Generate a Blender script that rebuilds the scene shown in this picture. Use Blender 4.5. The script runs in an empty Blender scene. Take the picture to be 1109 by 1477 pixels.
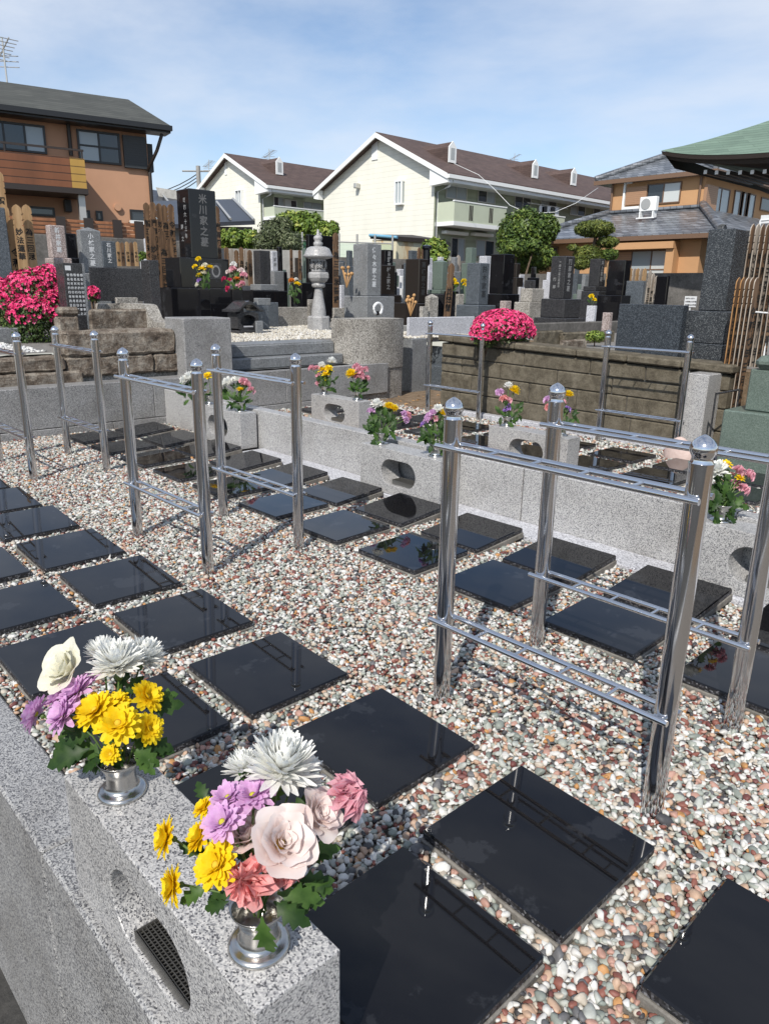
import bpy, math, random
import numpy as np
from math import sin, cos, pi, sqrt, radians
random.seed(11)
S = bpy.context.scene
COL = S.collection

# ------------------------------------------------------------------ camera, sky, sun, exposure
FOC, PITCH, ROLL, YAW, CAMH = 1059.134, 0.2919286, 0.0164856, 2.386696, 1.5
IW, IH = 1109.0, 1477.0


def vadd(a, b): return (a[0]+b[0], a[1]+b[1], a[2]+b[2])
def vsub(a, b): return (a[0]-b[0], a[1]-b[1], a[2]-b[2])
def vmul(a, k): return (a[0]*k, a[1]*k, a[2]*k)
def dot(a, b): return a[0]*b[0]+a[1]*b[1]+a[2]*b[2]
def cross(a, b): return (a[1]*b[2]-a[2]*b[1], a[2]*b[0]-a[0]*b[2], a[0]*b[1]-a[1]*b[0])
def norm(a):
    l = sqrt(dot(a, a)) or 1.0
    return (a[0]/l, a[1]/l, a[2]/l)


FW = (cos(YAW)*cos(PITCH), sin(YAW)*cos(PITCH), -sin(PITCH))
_r = norm(cross(FW, (0, 0, 1)))
_u = cross(_r, FW)
RT = vadd(vmul(_r, cos(ROLL)), vmul(_u, sin(ROLL)))
UP = vadd(vmul(_r, -sin(ROLL)), vmul(_u, cos(ROLL)))
CAM = (0.0, 0.0, CAMH)

cd = bpy.data.cameras.new('camera')
cam = bpy.data.objects.new('camera', cd)
COL.objects.link(cam)
cd.sensor_fit = 'VERTICAL'
cd.sensor_height = 36.0
cd.lens = FOC/IH*36.0
cd.clip_start, cd.clip_end = 0.05, 2000.0
from mathutils import Matrix, Vector
cam.matrix_world = Matrix(((RT[0], UP[0], -FW[0], 0), (RT[1], UP[1], -FW[1], 0), (RT[2], UP[2], -FW[2], CAMH), (0, 0, 0, 1)))
S.camera = cam

SUN = norm((0.335, -0.63, 0.70))          # towards the sun
wd = bpy.data.worlds.new('World')
S.world = wd
wd.use_nodes = True
wn, wl = wd.node_tree.nodes, wd.node_tree.links
bg = wn['Background']
sky = wn.new('ShaderNodeTexSky')
sky.sky_type = 'NISHITA'
sky.sun_disc = False
sky.sun_elevation = math.asin(SUN[2])
sky.sun_rotation = math.atan2(SUN[0], SUN[1])
sky.air_density, sky.dust_density, sky.ozone_density = 1.0, 0.25, 3.0
tc = wn.new('ShaderNodeTexCoord')
mp = wn.new('ShaderNodeMapping')
mp.inputs['Rotation'].default_value = (0.25, 0.1, 0.9)
mp.inputs['Scale'].default_value = (1.1, 3.0, 7.0)
cn = wn.new('ShaderNodeTexNoise')
cn.inputs['Scale'].default_value = 1.3
cn.inputs['Detail'].default_value = 7.0
cn.inputs['Roughness'].default_value = 0.55
cr = wn.new('ShaderNodeValToRGB')
cr.color_ramp.elements[0].position, cr.color_ramp.elements[0].color = 0.28, (0, 0, 0, 1)
cr.color_ramp.elements[1].position, cr.color_ramp.elements[1].color = 0.72, (0.82, 0.82, 0.82, 1)
mx = wn.new('ShaderNodeMix')
mx.data_type = 'RGBA'
mx.inputs['B'].default_value = (5.7, 6.1, 6.8, 1)
wl.new(tc.outputs['Generated'], mp.inputs['Vector'])
wl.new(mp.outputs['Vector'], cn.inputs['Vector'])
wl.new(cn.outputs['Fac'], cr.inputs['Fac'])
wl.new(cr.outputs['Color'], mx.inputs['Factor'])
wl.new(sky.outputs['Color'], mx.inputs['A'])
wl.new(mx.outputs['Result'], bg.inputs['Color'])
bg.inputs['Strength'].default_value = 0.115

sl = bpy.data.lights.new('sun', 'SUN')
sl.energy, sl.angle, sl.color = 4.0, radians(0.5), (1.0, 0.95, 0.87)
so = bpy.data.objects.new('sun', sl)
COL.objects.link(so)
so.rotation_euler = Vector(SUN).to_track_quat('Z', 'Y').to_euler()
S.view_settings.view_transform = 'Standard'
S.view_settings.look = 'None'
S.view_settings.exposure = 0.32
S.view_settings.gamma = 1.0
try:
    S.cycles.use_denoising = True
    S.cycles.max_bounces = 8
    S.cycles.glossy_bounces = 5
except Exception:
    pass


# ------------------------------------------------------------------ rays: a place in the photo -> a place in the world
def ray(px, py):
    a, b = (px-IW/2)/FOC, -(py-IH/2)/FOC
    return (RT[0]*a+UP[0]*b+FW[0], RT[1]*a+UP[1]*b+FW[1], RT[2]*a+UP[2]*b+FW[2])
def at(px, py, D): return vadd(CAM, vmul(ray(px, py), D))
def onX(px, py, X): d = ray(px, py); return vadd(CAM, vmul(d, X/d[0]))
def onY(px, py, Y): d = ray(px, py); return vadd(CAM, vmul(d, Y/d[1]))
def onZ(px, py, Z): d = ray(px, py); return vadd(CAM, vmul(d, (Z-CAMH)/d[2]))
def onP(px, py, p0, n): d = ray(px, py); return vadd(CAM, vmul(d, dot(vsub(p0, CAM), n)/dot(d, n)))


# ------------------------------------------------------------------ materials
def mat(name, col=(.5, .5, .5), rough=.6, metal=0.0, spec=.5, **kw):
    m = bpy.data.materials.new(name)
    m.use_nodes = True
    b = m.node_tree.nodes['Principled BSDF']
    b.inputs['Base Color'].default_value = (*col, 1)
    b.inputs['Roughness'].default_value = rough
    b.inputs['Metallic'].default_value = metal
    b.inputs['Specular IOR Level'].default_value = spec
    for k, v in kw.items():
        b.inputs[k].default_value = v
    return m


class NT:
    """small helper to write node graphs on a material"""
    def __init__(s, m):
        s.m, s.n, s.l = m, m.node_tree.nodes, m.node_tree.links
        s.b = s.n['Principled BSDF']
    def new(s, t, **kw):
        x = s.n.new(t)
        for k, v in kw.items():
            if k in x.inputs.keys():
                x.inputs[k].default_value = v
            else:
                setattr(x, k, v)
        return x
    def link(s, a, b): s.l.new(a, b)
    def pos(s, scale=(1, 1, 1), rot=(0, 0, 0), obj=False):
        if obj:
            o = s.new('ShaderNodeTexCoord').outputs['Object']
        else:
            o = s.new('ShaderNodeNewGeometry').outputs['Position']
        mm = s.new('ShaderNodeMapping')
        mm.inputs['Scale'].default_value = scale
        mm.inputs['Rotation'].default_value = rot
        s.link(o, mm.inputs['Vector'])
        return mm.outputs['Vector']
    def noise(s, vec, scale, detail=4.0, rough=.55, out='Fac'):
        x = s.new('ShaderNodeTexNoise')
        x.inputs['Scale'].default_value = scale
        x.inputs['Detail'].default_value = detail
        x.inputs['Roughness'].default_value = rough
        s.link(vec, x.inputs['Vector'])
        return x.outputs[out]
    def ramp(s, fac, stops, const=False):
        r = s.new('ShaderNodeValToRGB')
        e = r.color_ramp.elements
        if const:
            r.color_ramp.interpolation = 'CONSTANT'
        while len(e) < len(stops):
            e.new(0.5)
        for i, (p, c) in enumerate(stops):
            e[i].position = p
            e[i].color = (*c, 1) if len(c) == 3 else c
        s.link(fac, r.inputs['Fac'])
        return r.outputs['Color']
    def mixc(s, fac, a, b, mode='MIX'):
        x = s.new('ShaderNodeMix', data_type='RGBA', blend_type=mode)
        for sock, v in ((x.inputs['Factor'], fac), (x.inputs['A'], a), (x.inputs['B'], b)):
            if isinstance(v, (int, float)):
                sock.default_value = v
            elif isinstance(v, tuple):
                sock.default_value = (*v, 1)
            else:
                s.link(v, sock)
        return x.outputs['Result']
    def bump(s, h, strength=.3, dist=.01):
        b = s.new('ShaderNodeBump')
        b.inputs['Strength'].default_value = strength
        b.inputs['Distance'].default_value = dist
        s.link(h, b.inputs['Height'])
        s.link(b.outputs['Normal'], s.b.inputs['Normal'])
    def col(s, c): s.link(c, s.b.inputs['Base Color'])
    def rough(s, r): s.link(r, s.b.inputs['Roughness'])


def granite(name, stops, grain=.0045, rough=.5, stain=.25, tint=(.35, .32, .28), spec=.4, big=.0):
    m = mat(name, rough=rough, spec=spec)
    t = NT(m)
    v = t.new('ShaderNodeTexVoronoi')
    v.inputs['Scale'].default_value = 1.0
    t.link(t.pos((1/grain,)*3), v.inputs['Vector'])
    sep = t.new('ShaderNodeSeparateColor')
    t.link(v.outputs['Color'], sep.inputs['Color'])
    c = t.ramp(sep.outputs[0], stops)
    n = t.noise(t.pos(), 2.2, 6, .65)
    f = t.ramp(n, [(.45, (0, 0, 0)), (.8, (stain,)*3)])
    c = t.mixc(f, c, tint, 'MULTIPLY')
    if big:
        n2 = t.noise(t.pos(), 18, 3)
        c = t.mixc(t.ramp(n2, [(.4, (0, 0, 0)), (.7, (big,)*3)]), c, (.5, .5, .5), 'MULTIPLY')
    t.col(c)
    t.bump(sep.outputs[1], .12, .001)
    return m


GR_LIGHT = [(0.0, (.05, .05, .055)), (.14, (.13, .13, .14)), (.30, (.28, .28, .285)), (.60, (.41, .405, .40)), (1, (.54, .53, .515))]
M = {}
M['granite'] = granite('light_speckled_granite', GR_LIGHT, .0034, .33, .45)
M['granite_wall'] = granite('grey_granite_wall', [(0, (.05, .05, .055)), (.22, (.13, .13, .135)), (.45, (.25, .25, .255)), (1, (.42, .415, .40))], .004, .4, .6)
M['granite_kerb'] = granite('pale_granite_kerb', [(0, (.12, .12, .14)), (.3, (.4, .4, .43)), (1, (.66, .67, .70))], .006, .4, .25)
M['granite_mid'] = granite('mid_grey_granite', [(0, (.08, .085, .09)), (.4, (.17, .178, .185)), (1, (.29, .298, .305))], .007, .35, .5)
M['granite_dark'] = granite('dark_speckled_granite', [(0, (.016, .019, .023)), (.6, (.034, .038, .044)), (.8, (.065, .072, .08)), (1, (.15, .158, .165))], .006, .22, .3)
M['granite_blue'] = granite('blue_grey_granite', [(0, (.035, .042, .05)), (.55, (.075, .087, .10)), (1, (.17, .19, .21))], .007, .3, .35)
M['plate_dark'] = granite('dark_blue_granite', [(0, (.016, .02, .026)), (.6, (.032, .039, .048)), (1, (.085, .098, .115))], .006, .25, .25)
M['granite_green'] = granite('green_grey_granite', [(0, (.075, .10, .085)), (.5, (.115, .15, .128)), (1, (.165, .205, .178))], .005, .35, .3)
M['granite_pink'] = granite('pinkish_granite', [(0, (.16, .12, .11)), (.5, (.33, .27, .25)), (1, (.48, .42, .40))], .012, .55, .5)
M['old_granite'] = granite('old_weathered_granite', [(0, (.12, .11, .10)), (.5, (.30, .28, .25)), (1, (.46, .44, .40))], .012, .8, .75, (.22, .19, .15))


def black_stone(name, rough, base=.006, stains=True):
    m = mat(name, (base, base, base*1.15), rough, spec=.42)
    t = NT(m)
    if stains:
        n = t.noise(t.pos(), 5.0, 3, .5)
        n2 = t.noise(t.pos(), 38.0, 5, .6)
        n = t.mixc(.22, n, n2)
        k = t.ramp(n, [(.595, (0, 0, 0)), (.62, (1, 1, 1))])
        c = t.mixc(k, (base, base, base*1.2), (base*2.6, base*2.7, base*3.1))
        t.col(c)
        r = t.ramp(n, [(.35, (rough*.8,)*3), (.595, (rough*1.6,)*3), (.62, (rough*4,)*3), (.75, (rough*5,)*3)])
        t.rough(r)
    return m


M['slab_top'] = black_stone('polished_black_granite', .018)
M['slab_side'] = granite('split_black_granite', [(0, (.006, .006, .008)), (.6, (.018, .018, .02)), (.9, (.07, .07, .08)), (1, (.2, .2, .21))], .006, .55, .2, spec=.5)
M['black'] = black_stone('black_gravestone', .05, .008)
M['black_brown'] = mat('brown_black_gravestone', (.022, .018, .016), .1)
M['charcoal'] = granite('charcoal_gravestone', [(0, (.014, .014, .016)), (.6, (.034, .034, .036)), (1, (.085, .085, .09))], .006, .2, .2)
M['steel'] = mat('polished_steel', (.70, .70, .71), .09, 1.0)
t = NT(M['steel'])
t.rough(t.ramp(t.noise(t.pos((40, 40, 3)), 1.0, 3), [(.3, (.05,)*3), (.75, (.17,)*3)]))
M['steel_satin'] = mat('satin_steel', (.50, .49, .47), .24, 1.0)
M['mesh_metal'] = mat('grey_metal_tray', (.30, .29, .27), .4, .9)
M['ink'] = mat('black_ink', (.012, .011, .010), .7)
M['carved_white'] = mat('white_filled_lettering', (.62, .63, .64), .6)
M['carved_grey'] = mat('grey_cut_lettering', (.22, .22, .22), .6)
M['carved_dark'] = mat('dark_cut_lettering', (.03, .03, .03), .6)


def wood(name, a, b, c, rough=.75, scale=1.0):
    m = mat(name, a, rough)
    t = NT(m)
    n = t.noise(t.pos((18*scale, 18*scale, 2.2*scale)), 1.0, 5, .6)
    t.col(t.ramp(n, [(.28, c), (.5, a), (.75, b)]))
    t.bump(n, .2, .004)
    return m


M['wood_new'] = wood('fresh_pale_wood', (.40, .25, .12), (.52, .34, .18), (.26, .14, .06))
M['wood_old'] = wood('weathered_brown_wood', (.15, .085, .045), (.30, .18, .095), (.05, .03, .017))
M['wood_grey'] = wood('weathered_grey_wood', (.34, .29, .24), (.48, .43, .37), (.16, .12, .09))
M['wood_orange'] = wood('orange_side_wood', (.34, .17, .06), (.46, .26, .10), (.14, .07, .03))


def rough_stone(name, a, b, c, sc=6.0, bump=.5):
    m = mat(name, a, .9, spec=.2)
    t = NT(m)
    n = t.noise(t.pos(), sc, 9, .7)
    n2 = t.noise(t.pos(), sc*9, 4, .7)
    f = t.mixc(.35, n, n2)
    col = t.ramp(f, [(.32, c), (.47, a), (.64, b)])
    t.col(col)
    t.bump(n2, bump, .01)
    return m


M['brown_stone'] = rough_stone('lichened_brown_stone', (.125, .098, .076), (.35, .315, .265), (.032, .025, .02), 7, 1.0)
M['oya_stone'] = rough_stone('mossy_tuff_block', (.105, .09, .066), (.19, .168, .128), (.035, .03, .022), 8, .9)
M['concrete'] = rough_stone('grey_concrete', (.27, .265, .25), (.36, .35, .33), (.17, .165, .15), 4, .25)
M['concrete_dark'] = rough_stone('stained_concrete_wall', (.10, .095, .088), (.17, .16, .15), (.05, .046, .042), 2.5, .25)
M['soil'] = rough_stone('brown_soil', (.16, .115, .075), (.27, .20, .14), (.07, .05, .035), 9, .6)
M['asphalt'] = rough_stone('grey_ground', (.17, .16, .15), (.25, .24, .22), (.10, .095, .09), 14, .3)
M['lip'] = rough_stone('slab_footing', (.15, .14, .125), (.24, .225, .205), (.08, .075, .068), 9, .3)
M['carved_dim'] = mat('dim_cut_lettering', (.13, .13, .13), .6)
M['asphalt_dark'] = rough_stone('dark_asphalt', (.045, .044, .042), (.075, .072, .068), (.025, .024, .024), 20, .4)
M['under'] = rough_stone('gravel_bed', (.16, .14, .12), (.30, .27, .23), (.06, .05, .045), 60, .5)


# ------------------------------------------------------------------ mesh builder
class MB:
    def __init__(s): s.v, s.f, s.m, s.sm, s.T = [], [], [], [], None
    def add(s, vs, fs, m=0, sm=False):
        o = len(s.v)
        s.v += [s.T(p) for p in vs] if s.T else [tuple(p) for p in vs]
        for f in fs:
            s.f.append(tuple(i+o for i in f))
            s.m.append(m)
            s.sm.append(sm)
    def box(s, a, b, m=0, bev=0.0):
        x0, y0, z0 = a
        x1, y1, z1 = b
        if x0 > x1: x0, x1 = x1, x0
        if y0 > y1: y0, y1 = y1, y0
        if z0 > z1: z0, z1 = z1, z0
        if bev <= 0:
            v = [(x0, y0, z0), (x1, y0, z0), (x1, y1, z0), (x0, y1, z0), (x0, y0, z1), (x1, y0, z1), (x1, y1, z1), (x0, y1, z1)]
            s.add(v, [(0, 3, 2, 1), (4, 5, 6, 7), (0, 1, 5, 4), (1, 2, 6, 5), (2, 3, 7, 6), (3, 0, 4, 7)], m)
            return
        bev = min(bev, .49*(x1-x0), .49*(y1-y0), .49*(z1-z0))
        X, Y, Z = (x0, x1), (y0, y1), (z0, z1)
        sg = lambda i: bev if i == 0 else -bev
        v, idx = [], {}
        for i in (0, 1):
            for j in (0, 1):
                for k in (0, 1):
                    for ax in range(3):
                        p = [X[i]+sg(i), Y[j]+sg(j), Z[k]+sg(k)]
                        p[ax] = (X[i], Y[j], Z[k])[ax]
                        idx[(i, j, k, ax)] = len(v)
                        v.append(tuple(p))
        f = []
        q = lambda *ks: f.append(tuple(idx[k] for k in ks))
        q((0, 0, 0, 0), (0, 0, 1, 0), (0, 1, 1, 0), (0, 1, 0, 0)); q((1, 0, 0, 0), (1, 1, 0, 0), (1, 1, 1, 0), (1, 0, 1, 0))
        q((0, 0, 0, 1), (1, 0, 0, 1), (1, 0, 1, 1), (0, 0, 1, 1)); q((0, 1, 0, 1), (0, 1, 1, 1), (1, 1, 1, 1), (1, 1, 0, 1))
        q((0, 0, 0, 2), (0, 1, 0, 2), (1, 1, 0, 2), (1, 0, 0, 2)); q((0, 0, 1, 2), (1, 0, 1, 2), (1, 1, 1, 2), (0, 1, 1, 2))
        for i in (0, 1):
            for j in (0, 1):
                q((i, j, 0, 0), (i, j, 1, 0), (i, j, 1, 1), (i, j, 0, 1))
                q((i, 0, j, 0), (i, 1, j, 0), (i, 1, j, 2), (i, 0, j, 2))
                q((0, i, j, 1), (1, i, j, 1), (1, i, j, 2), (0, i, j, 2))
                for k in (0, 1):
                    q((i, j, k, 0), (i, j, k, 1), (i, j, k, 2))
        s.add(v, f, m)
    def cyl(s, p0, p1, r0, r1=None, n=12, m=0, cap=True, sm=True):
        r1 = r0 if r1 is None else r1
        d = norm(vsub(p1, p0))
        e = norm(cross(d, (0, 0, 1) if abs(d[2]) < .9 else (1, 0, 0)))
        g = cross(d, e)
        v = []
        for p, r in ((p0, r0), (p1, r1)):
            for i in range(n):
                a = 2*pi*i/n
                v.append(vadd(p, vadd(vmul(e, r*cos(a)), vmul(g, r*sin(a)))))
        s.add(v, [(i, (i+1) % n, n+(i+1) % n, n+i) for i in range(n)], m, sm)
        if cap:
            s.add(v, [tuple(range(n))[::-1], tuple(range(n, 2*n))], m)
    def tube(s, pts, r, n=8, m=0, taper=1.0):
        v = []
        k = len(pts)
        for i, p in enumerate(pts):
            d = norm(vsub(pts[min(i+1, k-1)], pts[max(i-1, 0)]))
            e = norm(cross(d, (0, 0, 1) if abs(d[2]) < .95 else (1, 0, 0)))
            g = cross(d, e)
            rr = r*(1+(taper-1)*i/max(1, k-1))
            for j in range(n):
                a = 2*pi*j/n
                v.append(vadd(p, vadd(vmul(e, rr*cos(a)), vmul(g, rr*sin(a)))))
        f = []
        for i in range(k-1):
            for j in range(n):
                f.append((i*n+j, i*n+(j+1) % n, (i+1)*n+(j+1) % n, (i+1)*n+j))
        f += [tuple(range(n))[::-1], tuple(range((k-1)*n, k*n))]
        s.add(v, f, m, True)
    def lathe(s, c, prof, n=24, m=0, sm=True, sq=None):
        v = []
        for r, z in prof:
            for i in range(n):
                a = 2*pi*(i+.5)/n
                v.append((c[0]+r*cos(a), c[1]+r*sin(a), c[2]+z))
        f = []
        for k in range(len(prof)-1):
            for i in range(n):
                f.append((k*n+i, k*n+(i+1) % n, (k+1)*n+(i+1) % n, (k+1)*n+i))
        s.add(v, f, m, sm)
        s.add(v, [tuple(range(n))[::-1], tuple(range((len(prof)-1)*n, len(prof)*n))], m)
    def extr(s, poly, vec, m=0, sm=False):
        n = len(poly)
        v = list(poly)+[vadd(p, vec) for p in poly]
        s.add(v, [tuple(range(n))[::-1], tuple(range(n, 2*n))], m)
        s.add(v, [(i, (i+1) % n, n+(i+1) % n, n+i) for i in range(n)], m, sm)
    def ball(s, c, r, n=12, k=8, m=0, sx=(1, 1, 1)):
        prof = [(max(1e-4, sin(pi*i/k)), -cos(pi*i/k)) for i in range(k+1)]
        v = []
        for rr, z in prof:
            for i in range(n):
                a = 2*pi*i/n
                v.append((c[0]+r*sx[0]*rr*cos(a), c[1]+r*sx[1]*rr*sin(a), c[2]+r*sx[2]*z))
        f = [(q*n+i, q*n+(i+1) % n, (q+1)*n+(i+1) % n, (q+1)*n+i) for q in range(k) for i in range(n)]
        s.add(v, f, m, True)
    def text(s, chars, o, right, up, size, m=0, gap=1.12, horizontal=False, lift=.003):
        """a column (or line) of characters; o is the top-left corner of the first one"""
        nrm = norm(cross(right, up))
        for i, ch in enumerate(chars):
            vs, fs = glyph(ch)
            if not vs: continue
            base = vadd(o, vmul(right, size*gap*i)) if horizontal else vadd(o, vmul(up, -size*gap*i))
            base = vadd(base, vmul(nrm, lift))
            vv = [vadd(base, vadd(vmul(right, x*size), vmul(up, (y-1.0)*size))) for x, y in vs]
            s.add(vv, fs, m)
    def build(s, name, mats, parent=None, loc=None, rz=0.0):
        me = bpy.data.meshes.new(name)
        me.from_pydata(s.v, [], s.f)
        for x in (mats if isinstance(mats, (list, tuple)) else [mats]):
            me.materials.append(M[x] if isinstance(x, str) else x)
        me.polygons.foreach_set('material_index', s.m)
        me.polygons.foreach_set('use_smooth', s.sm)
        me.update()
        o = bpy.data.objects.new(name, me)
        COL.objects.link(o)
        if parent: o.parent = parent
        if loc: o.location = loc
        if rz: o.rotation_euler = (0, 0, rz)
        return o


_GL = {}
def glyph(ch):
    if ch in _GL: return _GL[ch]
    if ch == ' ':
        _GL[ch] = ([], [])
        return _GL[ch]
    cu = bpy.data.curves.new('glyph', 'FONT')
    cu.body = ch
    cu.resolution_u = 1
    cu.offset = .024
    o = bpy.data.objects.new('glyph', cu)
    COL.objects.link(o)
    dg = bpy.context.evaluated_depsgraph_get()
    me = bpy.data.meshes.new_from_object(o.evaluated_get(dg))
    vs = [(v.co.x, v.co.y+.12) for v in me.vertices]
    fs = [tuple(p.vertices) for p in me.polygons]
    bpy.data.objects.remove(o)
    bpy.data.curves.remove(cu)
    bpy.data.meshes.remove(me)
    _GL[ch] = (vs, fs)
    return _GL[ch]


def tag(o, label=None, cat=None, group=None, kind=None):
    kind = kind or ('thing' if cat else None)
    for k, v in (('label', label), ('category', cat), ('group', group), ('kind', kind)):
        if v: o[k] = v
    return o
def thing(name, label, cat, loc=(0, 0, 0), rz=0.0, group=None):
    o = bpy.data.objects.new(name, None)
    COL.objects.link(o)
    o.location, o.rotation_euler = loc, (0, 0, rz)
    return tag(o, label, cat, group)
def dup(root, loc, rz=0.0, label=None, group=None):
    def rec(o, par):
        c = o.copy()
        COL.objects.link(c)
        if par: c.parent = par
        for ch in list(o.children): rec(ch, c)
        return c
    r = rec(root, None)
    r.location, r.rotation_euler = loc, (0, 0, rz)
    if label: r['label'] = label
    if group: r['group'] = group
    return r
def bevel(o, w=.004, seg=2):
    b = o.modifiers.new('bevel', 'BEVEL')
    b.width, b.segments, b.limit_method, b.angle_limit = w, seg, 'ANGLE', radians(35)
    return o
ORD = ['first', 'second', 'third', 'fourth', 'fifth', 'sixth', 'seventh', 'eighth', 'ninth', 'tenth', 'eleventh', 'twelfth', 'thirteenth', 'fourteenth', 'fifteenth', 'sixteenth']

# ------------------------------------------------------------------ the setting: ground sheets
def sheet(name, rects, z, m):
    mb = MB()
    for x0, x1, y0, y1 in rects:
        mb.add([(x0, y0, z), (x1, y0, z), (x1, y1, z), (x0, y1, z)], [(0, 1, 2, 3)])
    return tag(mb.build(name, m), kind='structure')


GZ = 0.80
sheet('ground', [(-400, -8.46, -400, 400), (-8.46, -6.74, 9.9, 400), (-6.74, 400, 7.9, 400)], GZ, 'asphalt')
sheet('path', [(-8.46, 400, 3.9, 7.9), (-8.46, -6.74, 7.9, 9.9), (1.5, 400, .5, 3.9)], -.03, 'soil')
sheet('forecourt', [(-8.46, 400, -400, .5)], -1.1, 'asphalt_dark')
sheet('gravel_bed', [(-8.0, 1.5, .62, 3.96)], -.020, 'under')
sheet('gravel_bed', [(-8.0, 1.5, 5.36, 7.15)], -.020, 'under')
mb = MB()
mb.box((-6.74, 7.62, -.2), (6, 9.9, GZ-.004))
mb.box((-8.46, 9.7, -.2), (-6.75, 9.9, GZ-.004))
mb.box((-8.46, -60, -1.2), (-8.22, 7.9, .42))
tag(mb.build('ground_bank', 'soil'), kind='structure')

# ------------------------------------------------------------------ walls of the two slab plots
def wall(name, label, boxes, m, bev=.004):
    mb = MB()
    for a, b in boxes: mb.box(a, b, 0, bev)
    return tag(mb.build(name, m), label, 'wall')


wall('granite_wall', 'grey granite retaining wall in the near left corner, under the flower stand',
     [((-8.0, .465, -1.15), (-1.860, .642, 0)), ((-1.855, .465, -1.15), (1.5, .642, 0))], 'granite_wall', .008)
wall('granite_wall', 'pale speckled granite wall across the middle, behind the fourth row of slabs',
     [((-7.915, 3.945, -.1), (-5.42, 4.07, .385)), ((-5.414, 3.945, -.1), (-2.853, 4.07, .385)), ((-2.845, 3.945, -.1), (1.5, 4.07, .385))], 'granite', .006)
yy = [-1.0, 1.86, 3.82, 5.66, 7.48]
bx = []
for a, b in zip(yy[:-1], yy[1:]):
    bx += [((-8.19, a+.002, .074), (-7.92, b-.002, .50)), ((-8.19, a-.5, -.1), (-7.914, b-.504, .068))]
wall('granite_wall', 'long grey granite wall in two courses below the old brown stones', bx, 'granite_wall', .006)
wall('granite_kerb', 'pale granite kerb strip at the foot of the middle wall',
     [((-5.93, 3.70, -.05), (-2.40, 3.944, .020)), ((-2.394, 3.70, -.05), (1.5, 3.944, .020))], 'granite_kerb', .004)
wall('granite_wall', 'low granite edging wall under the two far flower stands',
     [((-7.9, 5.215, -.2), (-2.6, 5.39, 0)), ((-2.594, 5.215, -.2), (1.5, 5.39, 0))], 'granite', .006)
wall('granite_kerb', 'pale granite kerb between the far slab plot and the tuff block wall',
     [((-6.4, 7.13, -.1), (1.5, 7.25, .05))], 'granite_kerb', .006)

# ------------------------------------------------------------------ black grave slabs
SX, SY = .466, .455
def make_slab():
    root = thing('grave_slab', 'slab', 'grave slab')
    mb = MB()
    mb.box((-SX/2, -SY/2, .006), (SX/2, SY/2, .036), 1, .005)
    for i, f in enumerate(mb.f):
        if all(mb.v[k][2] > .0355 for k in f) or len(f) == 4 and sum(mb.v[k][2] > .0355 for k in f) == 2 and sum(mb.v[k][2] > .0305 for k in f) == 4: mb.m[i] = 0
    mb.build('slab', ['slab_top', 'slab_side'], root)
    b = MB()
    b.box((-SX/2-.004, -SY/2-.004, -.03), (SX/2+.004, SY/2+.004, .0065), 0, .004)
    b.build('base', 'lip', root)
    return root


slab0 = make_slab()
_su = [0]
SLABS = []
def slab(x, y, label, grp, tilt=(0, 0)):
    jx, jy, jr = random.uniform(-.006, .006), random.uniform(-.006, .006), random.uniform(-.008, .008)
    SLABS.append((x+jx, y+jy))
    if _su[0] == 0:
        o = slab0
        o.location = (x+jx, y+jy, 0)
        o['label'], o['group'] = label, grp
    else:
        o = dup(slab0, (x+jx, y+jy, random.uniform(-.002, .003)+max(0, tilt[0])*.20), jr, label, grp)
    o.rotation_euler = (tilt[0]+random.uniform(-.006, .006), tilt[1]+random.uniform(-.006, .006), jr)
    _su[0] += 1


def inframe(x, y, z, mx=60):
    d = vsub((x, y, z), CAM)
    q = dot(d, FW)
    if q < .2: return False
    px, py = IW/2+FOC*dot(d, RT)/q, IH/2-FOC*dot(d, UP)/q
    return -mx < px < IW+mx and -mx < py < IH+mx


rowdef = [('row nearest the camera', lambda x: .985+.0165*x, -.285, 'slabs in the nearest row'),
          ('second row, before the racks', lambda x: 1.517+.0165*x, -.285, 'slabs in the second row'),
          ('third row, behind the racks', lambda x: 2.93, -.245, 'slabs in the third row'),
          ('fourth row, along the wall', lambda x: 3.458, -.245, 'slabs in the fourth row'),
          ('front row of the far plot', lambda x: 5.86, -.225, 'slabs in the far plot, front row'),
          ('back row of the far plot', lambda x: 6.42, -.225, 'slabs in the far plot, back row')]
TILT = {'slabs in the third row': (.022, .0), 'slabs in the fourth row': (.085, .0), 'slabs in the nearest row': (0, .015), 'slabs in the second row': (0, .028)}
for desc, fy, x0, grp in rowdef:
    n = 0
    for k in range(-2, 12):
        x = x0-.655*k
        y = fy(x)
        if x < -7.72 or x > .9: continue
        if not (inframe(x, y, .03, 10) or inframe(x-.2, y-.2, .03, 0) or inframe(x-.2, y+.2, .03, 0) or inframe(x+.2, y+.2, .03, 0)): continue
        slab(x, y, f'black grave slab, {ORD[n]} from the right in the {desc}', grp, (TILT.get(grp, (0, 0))[0], TILT.get(grp, (0, 0))[1]*(1+.55*max(0, -x-2.2))))
        n += 1


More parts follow.
